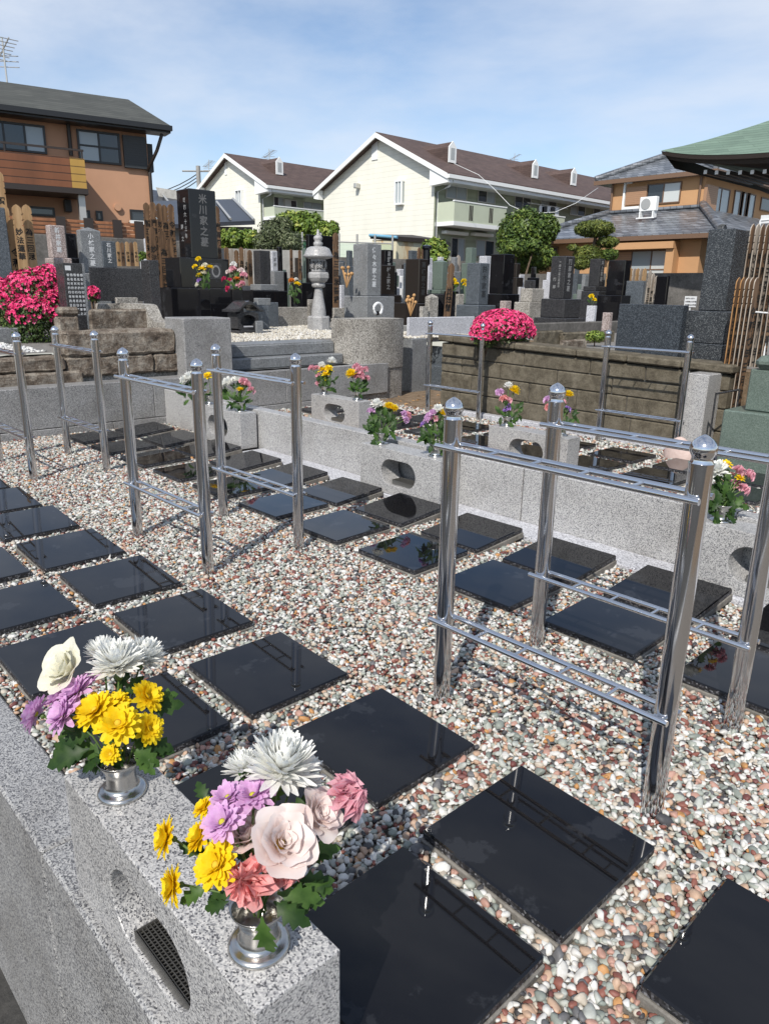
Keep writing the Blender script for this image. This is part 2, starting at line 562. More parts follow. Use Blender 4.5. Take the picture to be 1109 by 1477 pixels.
# ------------------------------------------------------------------ steel tablet racks: two posts joined by ladder rails
def make_rack():
    root = thing('tablet_rack', 'rack', 'steel rack')
    for sx in (-.432, .432):
        mb = MB()
        mb.cyl((sx, 0, -.12), (sx, 0, 1.080), .0315, n=28)
        mb.cyl((sx, 0, 1.080), (sx, 0, 1.086), .0330, n=28)
        p = mb.build('post', 'steel', root)
        b = MB()
        b.lathe((sx, 0, 1.086), [(.0300, 0), (.0272, .008), (.0268, .015), (.0300, .021), (.0340, .029), (.0352, .037), (.0338, .046), (.0290, .055), (.0215, .063), (.0115, .0695), (.004, .0735), (.0005, .0745)], 28)
        b.build('finial', 'steel', p)
    for z, nr in ((.992, 4), (.338, 4)):
        mb = MB()
        for sy in (-.0415, .0415):
            mb.cyl((-.47, sy, z), (.458, sy, z), .0095, n=14)
        for i in range(nr):
            x = -.432+.864*(i+1)/(nr+1)
            mb.cyl((x, -.0415, z), (x, .0415, z), .0055, n=8)
        for sx in (-.432, .432):
            mb.cyl((sx+.02*(1 if sx < 0 else -1), -.0415, z), (sx+.02*(1 if sx < 0 else -1), .0415, z), .006, n=8)
        mb.build('ladder_rail', 'steel', root)
    return root


rack0 = make_rack()
RG = 'steel racks for wooden tablets'
racks = [(-1.231, 1.880, 'large steel rack nearest the camera, standing before the second line of racks at right'),
         (-3.842, 1.885, 'steel rack left of centre in the nearer line, in front of the middle wall rack'),
         (-6.566, 1.875, 'steel rack cut by the left edge of the photo, nearer line'),
         (-1.262, 2.535, 'steel rack at the right edge whose outer post is cut by the frame'),
         (-3.850, 2.508, 'steel rack in the centre, behind the left centre rack, beside the third row of slabs'),
         (-6.500, 2.450, 'steel rack at left standing before the long granite wall and brown stones'),
         (-6.215, 7.0, 'far steel rack before the left end of the tuff block wall and pink bush'),
         (-3.655, 6.95, 'far steel rack in front of the dark granite plate and tuff block wall')]
for i, (x, y, l) in enumerate(racks):
    if i == 0:
        rack0.location = (x, y, 0)
        rack0['label'], rack0['group'] = l, RG
    else:
        dup(rack0, (x, y, 0), 0, l, RG)


# ------------------------------------------------------------------ granite flower stands with a pill-shaped hole, incense trays, vases
SW, SH, SD = .842, .345, .185
def make_stand():
    mb = MB()
    hz, ha, hr = .172, .085, .098
    x0, x1, z0, z1 = -SW/2, SW/2, 0.0, SH
    N = 48
    angs = sorted([2*pi*i/N for i in range(N)]+[math.atan2(z-hz, x) % (2*pi) for x in (x0, x1) for z in (z0, z1)])
    hole, out = [], []
    for a in angs:
        c, s_ = cos(a), sin(a)
        k = min([v for v in ((x1/c if c > 1e-9 else 9e9), (x0/c if c < -1e-9 else 9e9), ((z1-hz)/s_ if s_ > 1e-9 else 9e9), ((z0-hz)/s_ if s_ < -1e-9 else 9e9))])
        out.append((c*k, hz+s_*k))
        # ray / stadium
        lo, hi = 0, 1
        for _ in range(40):
            mid = (lo+hi)/2
            x, z = c*mid, s_*mid
            dx = max(0, abs(x)-ha)
            if dx*dx+z*z < hr*hr: lo = mid
            else: hi = mid
        hole.append((c*lo, hz+s_*lo))
    n = len(angs)
    v = [(x, 0, z) for x, z in out]+[(x, 0, z) for x, z in hole]+[(x, SD, z) for x, z in out]+[(x, SD, z) for x, z in hole]
    f = []
    for i in range(n):
        j = (i+1) % n
        f += [(i, j, n+j, n+i), (2*n+j, 2*n+i, 3*n+i, 3*n+j), (n+i, n+j, 3*n+j, 3*n+i), (j, i, 2*n+i, 2*n+j)]
    mb.add(v, f)
    return mb


def make_tray():
    mb = MB()
    w, d, h = .125, .052, .032
    mb.box((-w, -d, 0), (w, d, .004))
    mb.box((-w, -d, .004), (w, -d+.003, h)); mb.box((-w, d-.003, .004), (w, d, h))
    mb.box((-w, -d+.003, .004), (-w+.003, d-.003, h)); mb.box((w-.003, -d+.003, .004), (w, d-.003, h))
    mb.box((-w+.003, -d+.003, .012), (w-.003, d-.003, .014), 1)
    for i in range(25):
        x = -w+.008+i*(2*w-.016)/24
        mb.box((x-.0012, -d+.003, h-.010), (x+.0012, d-.003, h-.0075))
    for i in range(10):
        y = -d+.008+i*(2*d-.016)/9
        mb.box((-w+.003, y-.0012, h-.0072), (w-.003, y+.0012, h-.005))
    return mb


def make_vase():
    mb = MB()
    mb.lathe((0, 0, 0), [(.056, 0), (.0575, .004), (.055, .009), (.049, .012), (.043, .0135), (.038, .017), (.0355, .022), (.0345, .028), (.034, .050), (.0355, .060), (.041, .072), (.0485, .085), (.0515, .092), (.0505, .093), (.046, .085), (.038, .072), (.032, .060), (.031, .040)], 36)
    return mb


SG = 'granite flower stands with a round hole'
VG = 'steel flower vases on the granite stands'
stand0 = bevel(make_stand().build('flower_stand', 'granite'), .005, 2)
tray0 = tag(make_tray().build('incense_tray', ['mesh_metal', 'ink']), 'tray', 'tray')
vase0 = tag(make_vase().build('flower_vase', 'steel_satin'), 'vase', 'vase')
stands = [(-1.235, .489, .001, 'granite flower stand with a hole in the near left corner, closest to the camera'),
          (-3.82, 3.722, .021, 'granite flower stand in the centre, against the pale granite wall'),
          (-6.41, 3.735, .021, 'granite flower stand behind the centre rack, at the left end of the pale wall'),
          (-1.20, 3.742, .021, 'granite flower stand at the right edge with a single tall bouquet in view'),
          (-6.42, 5.235, .001, 'far granite flower stand beside the round gatepost and grey wall end'),
          (-3.775, 5.235, .001, 'far granite flower stand before the tuff block wall, right of centre')]
tl = ['wire-topped metal incense tray in the nearest flower stand', 'metal incense tray in the centre flower stand', 'metal incense tray in the stand behind the centre rack',
      'metal incense tray in the flower stand at the right edge', 'metal incense tray in the far stand beside the gatepost', 'metal incense tray in the far stand before the block wall']
where = ['nearest stand', 'centre stand', 'stand behind the centre rack', 'stand at the right edge', 'far stand by the round gatepost', 'far stand before the block wall']
VASES = {}
for i, (x, y, z, l) in enumerate(stands):
    o = stand0 if i == 0 else stand0.copy()
    if i: COL.objects.link(o)
    o.location = (x, y, z)
    tag(o, l, 'flower stand', SG)
    o = tray0 if i == 0 else tray0.copy()
    if i: COL.objects.link(o)
    o.location = (x+.03, y+(.062 if i == 0 else .085), z+.077)
    tag(o, tl[i], 'tray', 'incense trays in the stands')
    for j, dx in enumerate((-.29, .29)):
        if i == 3 and j == 1: continue
        o = vase0 if (i, j) == (0, 0) else vase0.copy()
        if (i, j) != (0, 0): COL.objects.link(o)
        p = (x+dx+(.022 if i == 0 else 0), y+(.082 if i == 0 else .095), z+SH+.0005)
        o.location = p
        VASES[(i, j)] = p
        tag(o, f'steel flower vase on the {("left", "right")[j]} end of the {where[i]}', 'vase', VG)

# small steel hook on the right-hand stand
mb = MB()
hx = onZ(1068, 745, .39)
mb.tube([(hx[0]-.02, hx[1], .366), (hx[0]-.02, hx[1], .41), (hx[0], hx[1], .425), (hx[0]+.05, hx[1]+.01, .43)], .005)
tag(mb.build('steel_hook', 'steel_satin'), 'bent steel hook on the stand at the right edge', 'hook')

# ------------------------------------------------------------------ gravel
def ico(sub):
    import bmesh
    bm = bmesh.new()
    bmesh.ops.create_icosphere(bm, subdivisions=sub, radius=1.0)
    v = np.array([x.co[:] for x in bm.verts], np.float32)
    f = np.array([[l.vert.index for l in x.loops] for x in bm.faces], np.int32)
    bm.free()
    return v, f


def pebbles(name, label, regions, near, far, size, m, seed):
    rng = np.random.default_rng(seed)
    P = []
    for x0, x1, y0, y1, z, sp in regions:
        nx, ny = int((x1-x0)/sp), int((y1-y0)/sp)
        gx, gy = np.meshgrid(np.arange(nx), np.arange(ny))
        p = np.stack([x0+(gx.ravel()+rng.random(nx*ny))*sp, y0+(gy.ravel()+rng.random(nx*ny))*sp, z+rng.normal(0, .0035, nx*ny)], 1)
        P.append(p)
    P = np.concatenate(P)
    # a few soft mounds
    P[:, 2] += .006*np.sin(P[:, 0]*5.1+1.3)*np.sin(P[:, 1]*6.3)
    d = P-np.array(CAM)
    q = d@np.array(FW)
    px = IW/2+FOC*(d@np.array(RT))/q
    py = IH/2-FOC*(d@np.array(UP))/q
    k = (q > .2) & (px > -220) & (px < IW+220) & (py > -100) & (py < IH+260)
    for sx, sy in SLABS:
        k &= ~((abs(P[:, 0]-sx) < SX/2+.0) & (abs(P[:, 1]-sy) < SY/2+.0))
    P, q = P[k], q[k]
    out_v, out_f, out_a, off = [], [], [], 0
    for lod, sel in ((2, (q < near)), (1, (q >= near) & (q < far))):
        v0, f0 = ico(lod)
        Q = P[sel]
        n = len(Q)
        if n == 0: continue
        protos = []
        for t in range(12):
            w = v0.copy()
            for _ in range(4):
                dr = rng.normal(size=3); dr /= np.linalg.norm(dr)
                w *= (1+rng.uniform(-.22, .2)*np.clip(v0@dr, -.2, 1)[:, None])
            for _ in range(7):
                dr = rng.normal(size=3); dr /= np.linalg.norm(dr)
                pr = w@dr
                w -= np.clip(pr-rng.uniform(.55, .8), 0, None)[:, None]*dr[None]
            protos.append(w)
        protos = np.array(protos)
        V = protos[rng.integers(0, 12, n)]
        s = size*np.exp(rng.normal(0, .28, n))
        sc = np.stack([s*rng.uniform(.95, 1.4, n), s*rng.uniform(.72, 1.0, n), s*rng.uniform(.45, .75, n)], 1)
        V = V*sc[:, None, :]
        tx, ty, a = rng.normal(0, .4, n), rng.normal(0, .4, n), rng.uniform(0, 2*np.pi, n)
        def rot(V, ang, i, j):
            c, s_ = np.cos(ang)[:, None], np.sin(ang)[:, None]
            A, B = V[:, :, i].copy(), V[:, :, j].copy()
            V[:, :, i], V[:, :, j] = A*c-B*s_, A*s_+B*c
        rot(V, tx, 1, 2); rot(V, ty, 0, 2); rot(V, a, 0, 1)
        V = V+Q[:, None, :]
        nv = v0.shape[0]
        F = (f0[None]+(np.arange(n)*nv)[:, None, None]+off).reshape(-1, 3)
        out_v.append(V.reshape(-1, 3)); out_f.append(F)
        out_a.append(np.repeat(rng.random(n), nv))
        off += n*nv
    V, F, A = np.concatenate(out_v).astype(np.float32), np.concatenate(out_f).astype(np.int32), np.concatenate(out_a).astype(np.float32)
    me = bpy.data.meshes.new(name)
    me.vertices.add(len(V)); me.vertices.foreach_set('co', V.ravel())
    me.loops.add(F.size); me.loops.foreach_set('vertex_index', F.ravel())
    me.polygons.add(len(F)); me.polygons.foreach_set('loop_start', np.arange(0, F.size, 3, dtype=np.int32))
    me.polygons.foreach_set('use_smooth', np.ones(len(F), bool))
    at_ = me.attributes.new('stone', 'FLOAT', 'POINT')
    at_.data.foreach_set('value', A)
    me.materials.append(m)
    me.update(calc_edges=True)
    o = bpy.data.objects.new(name, me)
    COL.objects.link(o)
    return tag(o, label, 'gravel', kind='stuff')


def pebble_mat(name, stops, rough=.55):
    m = mat(name, rough=rough, spec=.35)
    t = NT(m)
    a = t.new('ShaderNodeAttribute', attribute_name='stone')
    c = t.ramp(a.outputs['Fac'], stops, True)
    n = t.noise(t.pos(), 90, 3, .6)
    c = t.mixc(t.ramp(n, [(.35, (.35,)*3), (.7, (0,)*3)]), c, t.mixc(1.0, c, (.55, .5, .45), 'MULTIPLY'))
    t.col(c)
    return m


PM = pebble_mat('mixed_pebbles', [(0, (.56, .55, .52)), (.15, (.62, .62, .60)), (.28, (.47, .42, .35)), (.37, (.33, .355, .315)), (.48, (.40, .42, .39)), (.57, (.22, .245, .22)), (.64, (.46, .32, .23)), (.71, (.22, .085, .065)),
                           (.77, (.15, .055, .05)), (.815, (.42, .25, .20)), (.86, (.44, .23, .09)), (.885, (.06, .06, .065)), (.94, (.13, .13, .135))])
pebbles('gravel', 'mixed white, red, green and orange pebbles around the black slabs',
        [(-7.9, 1.4, .65, 3.70, -.005, .0180), (-7.9, 1.4, .65, 3.70, -.012, .020), (-7.9, -5.9, 3.70, 3.93, -.008, .022)], 2.7, 40, .0112, PM, 3)
pebbles('gravel', 'strips of pale mixed pebbles between the slabs of the far plot',
        [(-7.9, 1.0, 5.42, 7.1, -.002, .026)], 0, 40, .0155, PM, 4)
# ------------------------------------------------------------------ the old graveyard behind: every stone stands square to the plots
def boxpx(l, m, r, t, b, D, mt=None):
    """a block whose near vertical edge is at column m: (x0, x1, y0, y1, z0, z1)"""
    P = at(m, b, D)
    ym = (t+b)/2.0
    mm = m if mt is None else (m+mt)/2.0
    y1 = onX(r+(mm-m), ym, P[0])[1]
    x0 = onY(l+(mm-m), ym, P[1])[0]
    tm = m if mt is None else mt
    return [x0, P[0], P[1], y1, P[2], (onX(tm, t, P[0])[2]+onY(tm, t, P[1])[2])/2]


def face_text(mb, B, chars, face, m, fill=.78, width=.52, top=.06, off=0.0):
    x0, x1, y0, y1, z0, z1 = B
    h = (z1-z0)*fill
    w = (y1-y0) if face == 'R' else (x1-x0)
    size = min(h/len(chars)/1.1, w*width)
    gap = h/len(chars)/size
    if face == 'R':
        o = (x1, (y0+y1)/2-size*.5+off*w, z1-(z1-z0)*top)
        mb.text(chars, o, (0, 1, 0), (0, 0, 1), size, m, gap)
    else:
        o = ((x0+x1)/2-size*.5+off*w, y0, z1-(z1-z0)*top)
        mb.text(chars, o, (1, 0, 0), (0, 0, 1), size, m, gap)


def grave(label, D, shaft, mt, bases=(), text=None, tm='carved_white', ltext=None, emblem=None, cap=0.0, name='gravestone', bmats=None, ground=GZ, cat='gravestone', width=.52):
    """shaft and bases are (l, m, r, top, bottom) columns and rows; the lowest base runs down to the ground"""
    cz = ground
    B = boxpx(*shaft, D)
    levels = [boxpx(*q[:5], D-(q[5] if len(q) > 5 else .12)) for q in bases]
    prev = B
    for q in levels:
        q[5] = prev[4]
        q[0], q[1] = min(q[0], prev[0]-.01), max(q[1], prev[1]+.01)
        q[2], q[3] = min(q[2], prev[2]-.01), max(q[3], prev[3]+.01)
        prev = q
    prev[4] = min(prev[4], cz)
    cx, cy = (B[0]+B[1])/2, (B[2]+B[3])/2
    root = thing(name, label, cat, (cx, cy, cz))
    loc = lambda q: ((q[0]-cx, q[2]-cy, q[4]-cz), (q[1]-cx, q[3]-cy, q[5]-cz))
    mb = MB()
    a, b = loc(B)
    a = (a[0], a[1], a[2]+.001)
    mb.box(a, b, 0, .012)
    if cap:
        ax, ay = (a[0]+b[0])/2, (a[1]+b[1])/2
        mb.add([(a[0]+.012, a[1]+.012, b[2]), (b[0]-.012, a[1]+.012, b[2]), (b[0]-.012, b[1]-.012, b[2]), (a[0]+.012, b[1]-.012, b[2]), (ax, ay, b[2]+cap)], [(0, 1, 4), (1, 2, 4), (2, 3, 4), (3, 0, 4)])
    Bl = (a[0], b[0], a[1], b[1], a[2], b[2])
    if text: face_text(mb, Bl, text, 'R', 1, width=width)
    if ltext:
        for i, s_ in enumerate(ltext):
            face_text(mb, Bl, s_, 'L', 2, fill=.62 if i == 0 else .35, width=.2, top=.12 if i == 0 else .5, off=.14-.3*i)
    mb.build('shaft', [mt, tm, 'carved_grey'], root)
    for i, q in enumerate(levels):
        k = MB()
        a, b = loc(q)
        a = (a[0], a[1], a[2]+.001)
        k.box(a, b, 0, .012)
        if emblem and i == 0:
            w, h = (b[1]-a[1]), (b[2]-a[2])
            r = min(w, h)*.3
            yc, zc, x = (a[1]+b[1])/2+emblem*w, (a[2]+b[2])/2, b[0]
            N = 20
            v = []
            for j in range(N):
                an = 2*pi*j/N
                v += [(x+.002, yc+r*.62*cos(an), zc+r*sin(an)), (x+.002, yc+r*.42*cos(an), zc+r*.72*sin(an))]
            k.add(v, [(2*j, 2*((j+1) % N), 2*((j+1) % N)+1, 2*j+1) for j in range(N)], 1)
        k.build('base', [(bmats[i] if bmats else mt), 'carved_grey'], root)
    return root


def stone(name, label, cat, m, q, D, bev=.012, mt=None, z0=None, extra=None, mats=None):
    B = boxpx(*q, D, mt)
    if z0 is not None: B[4] = z0
    mb = MB()
    mb.box((B[0], B[2], B[4]), (B[1], B[3], B[5]), 0, bev)
    if extra: extra(mb, B)
    o = tag(mb.build(name, mats or m), label, cat)
    if m in ('brown_stone', 'oya_stone'): weather(o, .03)
    return o, B


# brown stone kerbs on the long wall at left
CLD = bpy.data.textures.new('clouds', 'CLOUDS')
CLD.noise_scale, CLD.noise_depth = .11, 4
def weather(o, k=.035):
    s = o.modifiers.new('cut', 'SUBSURF'); s.subdivision_type = 'SIMPLE'; s.levels = s.render_levels = 5
    d = o.modifiers.new('worn', 'DISPLACE'); d.texture, d.strength, d.mid_level, d.texture_coords = CLD, k, .62, 'GLOBAL'
    return o
def block(label, a, b, m='brown_stone', bev=.02, name='stone_block', cat='stone block'):
    mb = MB()
    mb.box(a, b, 0, bev)
    o = tag(mb.build(name, m), label, cat)
    if m == 'brown_stone': weather(o)
    return o


block('brown lichened stone block, upper course above the granite wall', (-8.62, 2.99, .762), (-8.2, 4.28, 1.035), bev=.03)
block('long brown stone block, lower course left of the short end block', (-8.6, 2.99, .550), (-8.2, 3.985, .758), bev=.02)
block('short brown stone block at the right end of the lower course', (-8.6, 3.995, .550), (-8.2, 4.42, .755), bev=.02)
block('recessed grey granite footing under the brown stone blocks', (-8.58, 2.8, .40), (-8.26, 4.30, .546), 'old_granite')
block('brown stone step at far left, upper of the two', (-8.6, .6, .628), (-8.2, 2.975, .775), bev=.025)
block('brown stone step at far left, lower of the two', (-8.6, .6, .44), (-8.16, 3.14, .624), bev=.025)
stone('stone_post', 'small brown stone post with a grooved cap beside the pink bush', 'stone post', 'brown_stone', (79.5, 88.5, 115.5, 457.5, 496), 8.05, .015, z0=.75)
B = boxpx(79, 88, 116.5, 443, 456, 8.04)
mb = MB(); mb.box((B[0], B[2], B[4]), (B[1], B[3], B[5]), 0, .03)
p = mb.build('cap', 'brown_stone', bpy.data.objects['stone_post'])
stone('stone_block', 'brown stone block behind the upper course, half in shade', 'stone block', 'brown_stone', (128, 132, 222, 446, 478), 8.75, .03, z0=GZ)
stone('stone_block', 'small pale stone block lying on the brown block behind', 'stone block', 'old_granite', (166, 169, 200, 429, 439), 9.7, .01)
stone('stone_block', 'long pale stone kerb under the black plate at left', 'stone block', 'old_granite', (138, 143, 204, 438, 450), 9.75, .01, z0=GZ)

# left gatepost with its wing wall
root = thing('gatepost', 'square grey granite gatepost with a curved wing wall beside the brown stones', 'gatepost', (-8.0, 4.3, .3))
mb = MB(); mb.box((-.46, -.02, 0), (.0, .62, .865), 0, .012)
mb.build('post', 'granite_wall', root)
mb = MB()
prof = [(-.462, .0), (-.462, .80), (-.70, .79), (-.78, .80), (-.86, .84), (-.92, .92), (-.98, .985), (-1.08, 1.0), (-1.7, 1.0), (-1.7, 0)]
mb.extr([(x, 0.0, z) for x, z in prof], (0, .16, 0))
mb.build('wing_wall', 'old_granite', root)

# right gatepost with a rounded front
mb = MB()
gl, gr = onX(507, 470, -8.05), onX(582, 470, -8.05)
n, pts = 14, []
y0, y1 = gl[1], gr[1]
for i in range(n+1):
    y = y0+(y1-y0)*i/n
    pts.append((-8.05+.10*(1-((i-n/2)/(n/2))**2), y, .42))
pts += [(-8.5, y1, .42), (-8.5, y0, .42)]
mb.extr(pts[::-1], (0, 0, .70), 0)
mb.extr([(x-.012, y, -.1) for x, y, z in pts[::-1]], (0, 0, .517), 0)
tag(mb.build('gatepost', 'old_granite'), 'broad granite gatepost with a rounded front right of the stone steps', 'gatepost')

# steps and platform between the gateposts
mb = MB()
mb.box((-9.2, 4.93, .1), (-8.02, y0-.01, .50), 0, .01)
mb.box((-9.2, 4.93, .503), (-8.22, y0-.01, .64), 0, .012)
mb.box((-9.2, 4.93, .643), (-8.42, y0-.01, .79), 0, .012)
mb.box((-8.9, 4.93, .76), (-8.44, y0-.01, .806), 0, .008)
tag(mb.build('stone_steps', 'granite_mid'), 'grey granite steps between the two gateposts', 'steps')
WM = pebble_mat('pale_pebbles', [(0, (.60, .57, .50)), (.4, (.50, .46, .38)), (.65, (.66, .65, .62)), (.85, (.36, .33, .28)), (.95, (.24, .22, .2))], .7)
pebbles('gravel', 'pale gravel on the platform round the stone lantern', [(-12.5, -8.9, 4.6, 9.5, GZ+.006, .034)], 0, 40, .017, WM, 5)
WM2 = pebble_mat('white_pebbles', [(0, (.70, .70, .68)), (.5, (.55, .56, .56)), (.8, (.33, .33, .33))], .7)
pebbles('gravel', 'white gravel beside the pink bush at left', [(-10.2, -8.6, .8, 2.95, GZ+.006, .036)], 0, 40, .02, WM2, 6)
pebbles('gravel', 'pale gravel in front of the far light granite fence', [(-10.6, -8.3, 8.3, 10.0, GZ+.006, .04)], 0, 40, .02, WM, 8)

# bollard and low kerbs right of the gatepost
P = onZ(592, 563, 0.0)
block('granite bollard post right of the round gatepost', (P[0]-.33, P[1], -.05), (P[0], P[1]+.35, .80), 'granite_mid', .012, 'bollard', 'bollard')
block('blue-grey granite kerb behind the bollard, lower step', (P[0]-.9, P[1]+.5, -.05), (P[0]+.35, P[1]+.8, .36), 'granite_blue', .01, 'stone_kerb', 'kerb')
block('blue-grey granite kerb behind the bollard, upper step', (P[0]-.9, P[1]+.82, -.05), (P[0]+.35, P[1]+1.1, .62), 'granite_blue', .01, 'stone_kerb', 'kerb')

# stone lantern
L = at(460, 473, 13.4)
u = 13.4/FOC
root = thing('stone_lantern', 'pale granite garden lantern with a wide round roof on the gravel platform', 'stone lantern', (L[0], L[1], GZ))
def lan(name, prof, n=24, m='granite', sm=True):
    k = MB(); k.lathe((0, 0, 0), [(r*u, (473-y)*u+.0) for r, y in prof], n, 0, sm); return k.build(name, m, root)
lan('plinth', [(16.5, 474), (16.5, 455), (15, 453)], 8, sm=False)
lan('column', [(10.5, 453), (10.3, 447), (9, 438), (7.2, 428), (5.8, 419), (5.2, 414)])
lan('collar', [(8, 414), (9.5, 412.5), (9.5, 409.5), (8, 408)])
lan('platform', [(9, 408), (13, 405), (15.5, 401), (15.5, 396), (14.5, 393.5), (11.5, 393)], 6, sm=False)
k = MB()
hw = 11*u
k.lathe((0, 0, 0), [(hw, (473-392.5)*u), (hw*1.05, (473-375)*u)], 6, 0, False)
fb = k.build('fire_box', 'granite', root)
k = MB()
for a in (radians(30), radians(-30), radians(-90)):
    c_, s_ = cos(a), sin(a)
    ap = hw*.91
    ctr = (c_*ap, s_*ap, (473-384)*u)
    e = (-s_, c_, 0)
    w2 = 4.6*u
    k.extr([vadd(ctr, vadd(vmul(e, sx*w2), (0, 0, sz*w2*1.15))) for sx, sz in ((-1, -1), (1, -1), (1, 1), (-1, 1))], (c_*.012, s_*.012, 0), 0)
    for q in (-.5, 0, .5):
        o = vadd(ctr, (c_*.013, s_*.013, 0))
        for dd in (1, -1):
            p0 = vadd(o, vadd(vmul(e, -w2*.95), (0, 0, (q*2-dd)*w2*.5)))
            p1 = vadd(o, vadd(vmul(e, w2*.95), (0, 0, (q*2+dd)*w2*.5)))
            k.cyl(p0, p1, .006, n=5, m=1)
k.build('lattice_window', ['ink', 'granite'], fb)
lan('roof', [(11, 376), (20.5, 373.5), (21, 371.5), (19, 369), (17.5, 365), (15.5, 361.5), (11, 359.5), (6.5, 359)], 18)
lan('jewel', [(5, 359.2), (6.4, 357), (6.6, 354.5), (4.5, 352), (6, 350), (6.3, 347.5), (5, 345.5), (2.2, 344), (1.7, 339), (.9, 336.5)], 16)

# light granite fences round the lantern plot
stone('granite_fence', 'pale granite fence slab left of the lantern', 'low fence', 'old_granite', (384, 388, 449, 443, 479), 14.3, .01, z0=GZ)
stone('fence_post', 'short pale granite post behind the lantern foot', 'post', 'old_granite', (443, 446.5, 455, 432, 472), 14.2, .01, z0=GZ)
stone('granite_fence', 'pale granite fence slab between the lantern and round gatepost', 'low fence', 'old_granite', (479, 482, 500, 444, 472), 14.6, .01, z0=GZ)
stone('stone_post', 'tall narrow pale stone post right of the lantern', 'post', 'granite_kerb', (489, 492, 497, 411, 458), 14.9, .01, z0=GZ)

# ---- left group
def right_face(mats):
    pass
bt = boxpx(85, 101, 127, 379, 476, 9.1)
mb = MB()
mb.box((bt[0], bt[2], GZ-.1), (bt[1], bt[3]-.035, bt[5]), 0, .006)
mb.box((bt[0], bt[3]-.034, GZ-.1), (bt[1]-.003, bt[3], bt[5]), 2, .004)
zt = bt[5]
for c in range(5):
    mb.text('俗名昭和行年月日享之', (bt[1], bt[2]+.03+c*.041, zt-.12), (0, 1, 0), (0, 0, 1), .034, 1, 1.5)
mb.add([(bt[1]+.002, bt[2]+.02, zt-.085), (bt[1]+.002, bt[2]+.09, zt-.085), (bt[1]+.002, bt[2]+.09, zt-.03), (bt[1]+.002, bt[2]+.02, zt-.03)], [(0, 1, 2, 3)], 1)
tag(mb.build('memorial_tablet', ['charcoal', 'carved_white', 'granite_mid']), 'dark stone tablet covered in columns of small lettering beside the pink bush', 'memorial tablet')

grave('pinkish weathered gravestone on a rounded base above the pink bush', 11.8, (68, 76, 96, 324, 372), 'granite_pink', [(65, 78, 104, 373, 380, .1), (70, 79, 100, 381, 400, .05)], '新井家墓', 'carved_white')
grave('grey gravestone with large cut white name, right of the pinkish stone', 12.4, (113, 121, 148, 331, 394), 'granite_mid', [(108, 121, 153, 394, 420)], '小林家之墓', 'carved_white', cap=.05, bmats=['granite_mid'])
grave('small bluish gravestone with pale lettering behind the black plate', 13.6, (147, 150, 168, 347, 386), 'granite_blue', [(143, 150, 172, 386, 400)], '石川家之', 'carved_white')
grave('narrow pale bluish gravestone left of the wooden tablets', 14.5, (208, 211, 221, 344, 374), 'granite_kerb', [(204, 211, 225, 374, 392)], '先祖代々', 'carved_grey')
grave('dark narrow gravestone cut by the left edge of the photo', 10.6, (-9, -3, 13, 297, 420), 'granite_blue', [])
stone('stone_plate', 'wide black stone plate with a pale stone lip, left of the tallest gravestone', 'stone plate', 'charcoal', (130, 133, 211, 385, 434), 10.9, .008)
stone('stone_post', 'black upright slab with grey front edge, right of the wide black plate', 'stone post', 'charcoal', (206, 221, 232, 375, 460), 10.6, .008, z0=GZ)
stone('low_stone', 'grey square stone at the left edge beside white gravel', 'stone block', 'granite_mid', (-40, -20, 29, 474, 500), 9.0, .012, z0=GZ)

Bs = boxpx(257, 277.5, 313, 271, 372, 13.0)
root = grave('tallest black polished gravestone with grey cut name at left of centre', 13.0, (257, 277.5, 313, 271, 372), 'black', [(247, 262, 331, 372, 415, .12), (233, 250, 352, 415, 460, .3)], '米川家之墓', 'carved_dim', ltext=['昭和六十三年', '建之'], width=.5)
Bq = boxpx(247, 262, 331, 372, 415, 12.88)
cx, cy = (Bs[0]+Bs[1])/2, (Bs[2]+Bs[3])/2
k = MB()
x = max(Bq[1], Bs[1]+.01)-cx
e0, e1 = onX(303, 391, x+cx), onX(320, 391, x+cx)
yc, w = (e0[1]+e1[1])/2-cy, (e1[1]-e0[1])/2
zc = e0[2]-GZ
k.box((x+.001, yc-w, zc-w*1.15), (x+.006, yc+w, zc+w*1.15), 0, .002)
N = 20; v = []
for j in range(N):
    an = 2*pi*j/N
    v += [(x+.008, yc+w*.72*cos(an), zc+w*.9*sin(an)), (x+.008, yc+w*.5*cos(an), zc+w*.62*sin(an))]
k.add(v, [(2*j, 2*((j+1) % N), 2*((j+1) % N)+1, 2*j+1) for j in range(N)], 1)
k.build('crest_plate', ['charcoal', 'carved_grey'], root)
FV = {}
for i, (l, m_, r, b) in enumerate(((286, 290, 304, 452), (333, 337, 350, 452))):
    o, B = stone('flower_post', f'black square flower post at the {("left", "right")[i]} foot of the tallest gravestone', 'flower post', 'black', (l, m_, r, 417, b), 12.2, .008, z0=GZ)
    FV[i] = ((B[0]+B[1])/2, (B[2]+B[3])/2, B[5])

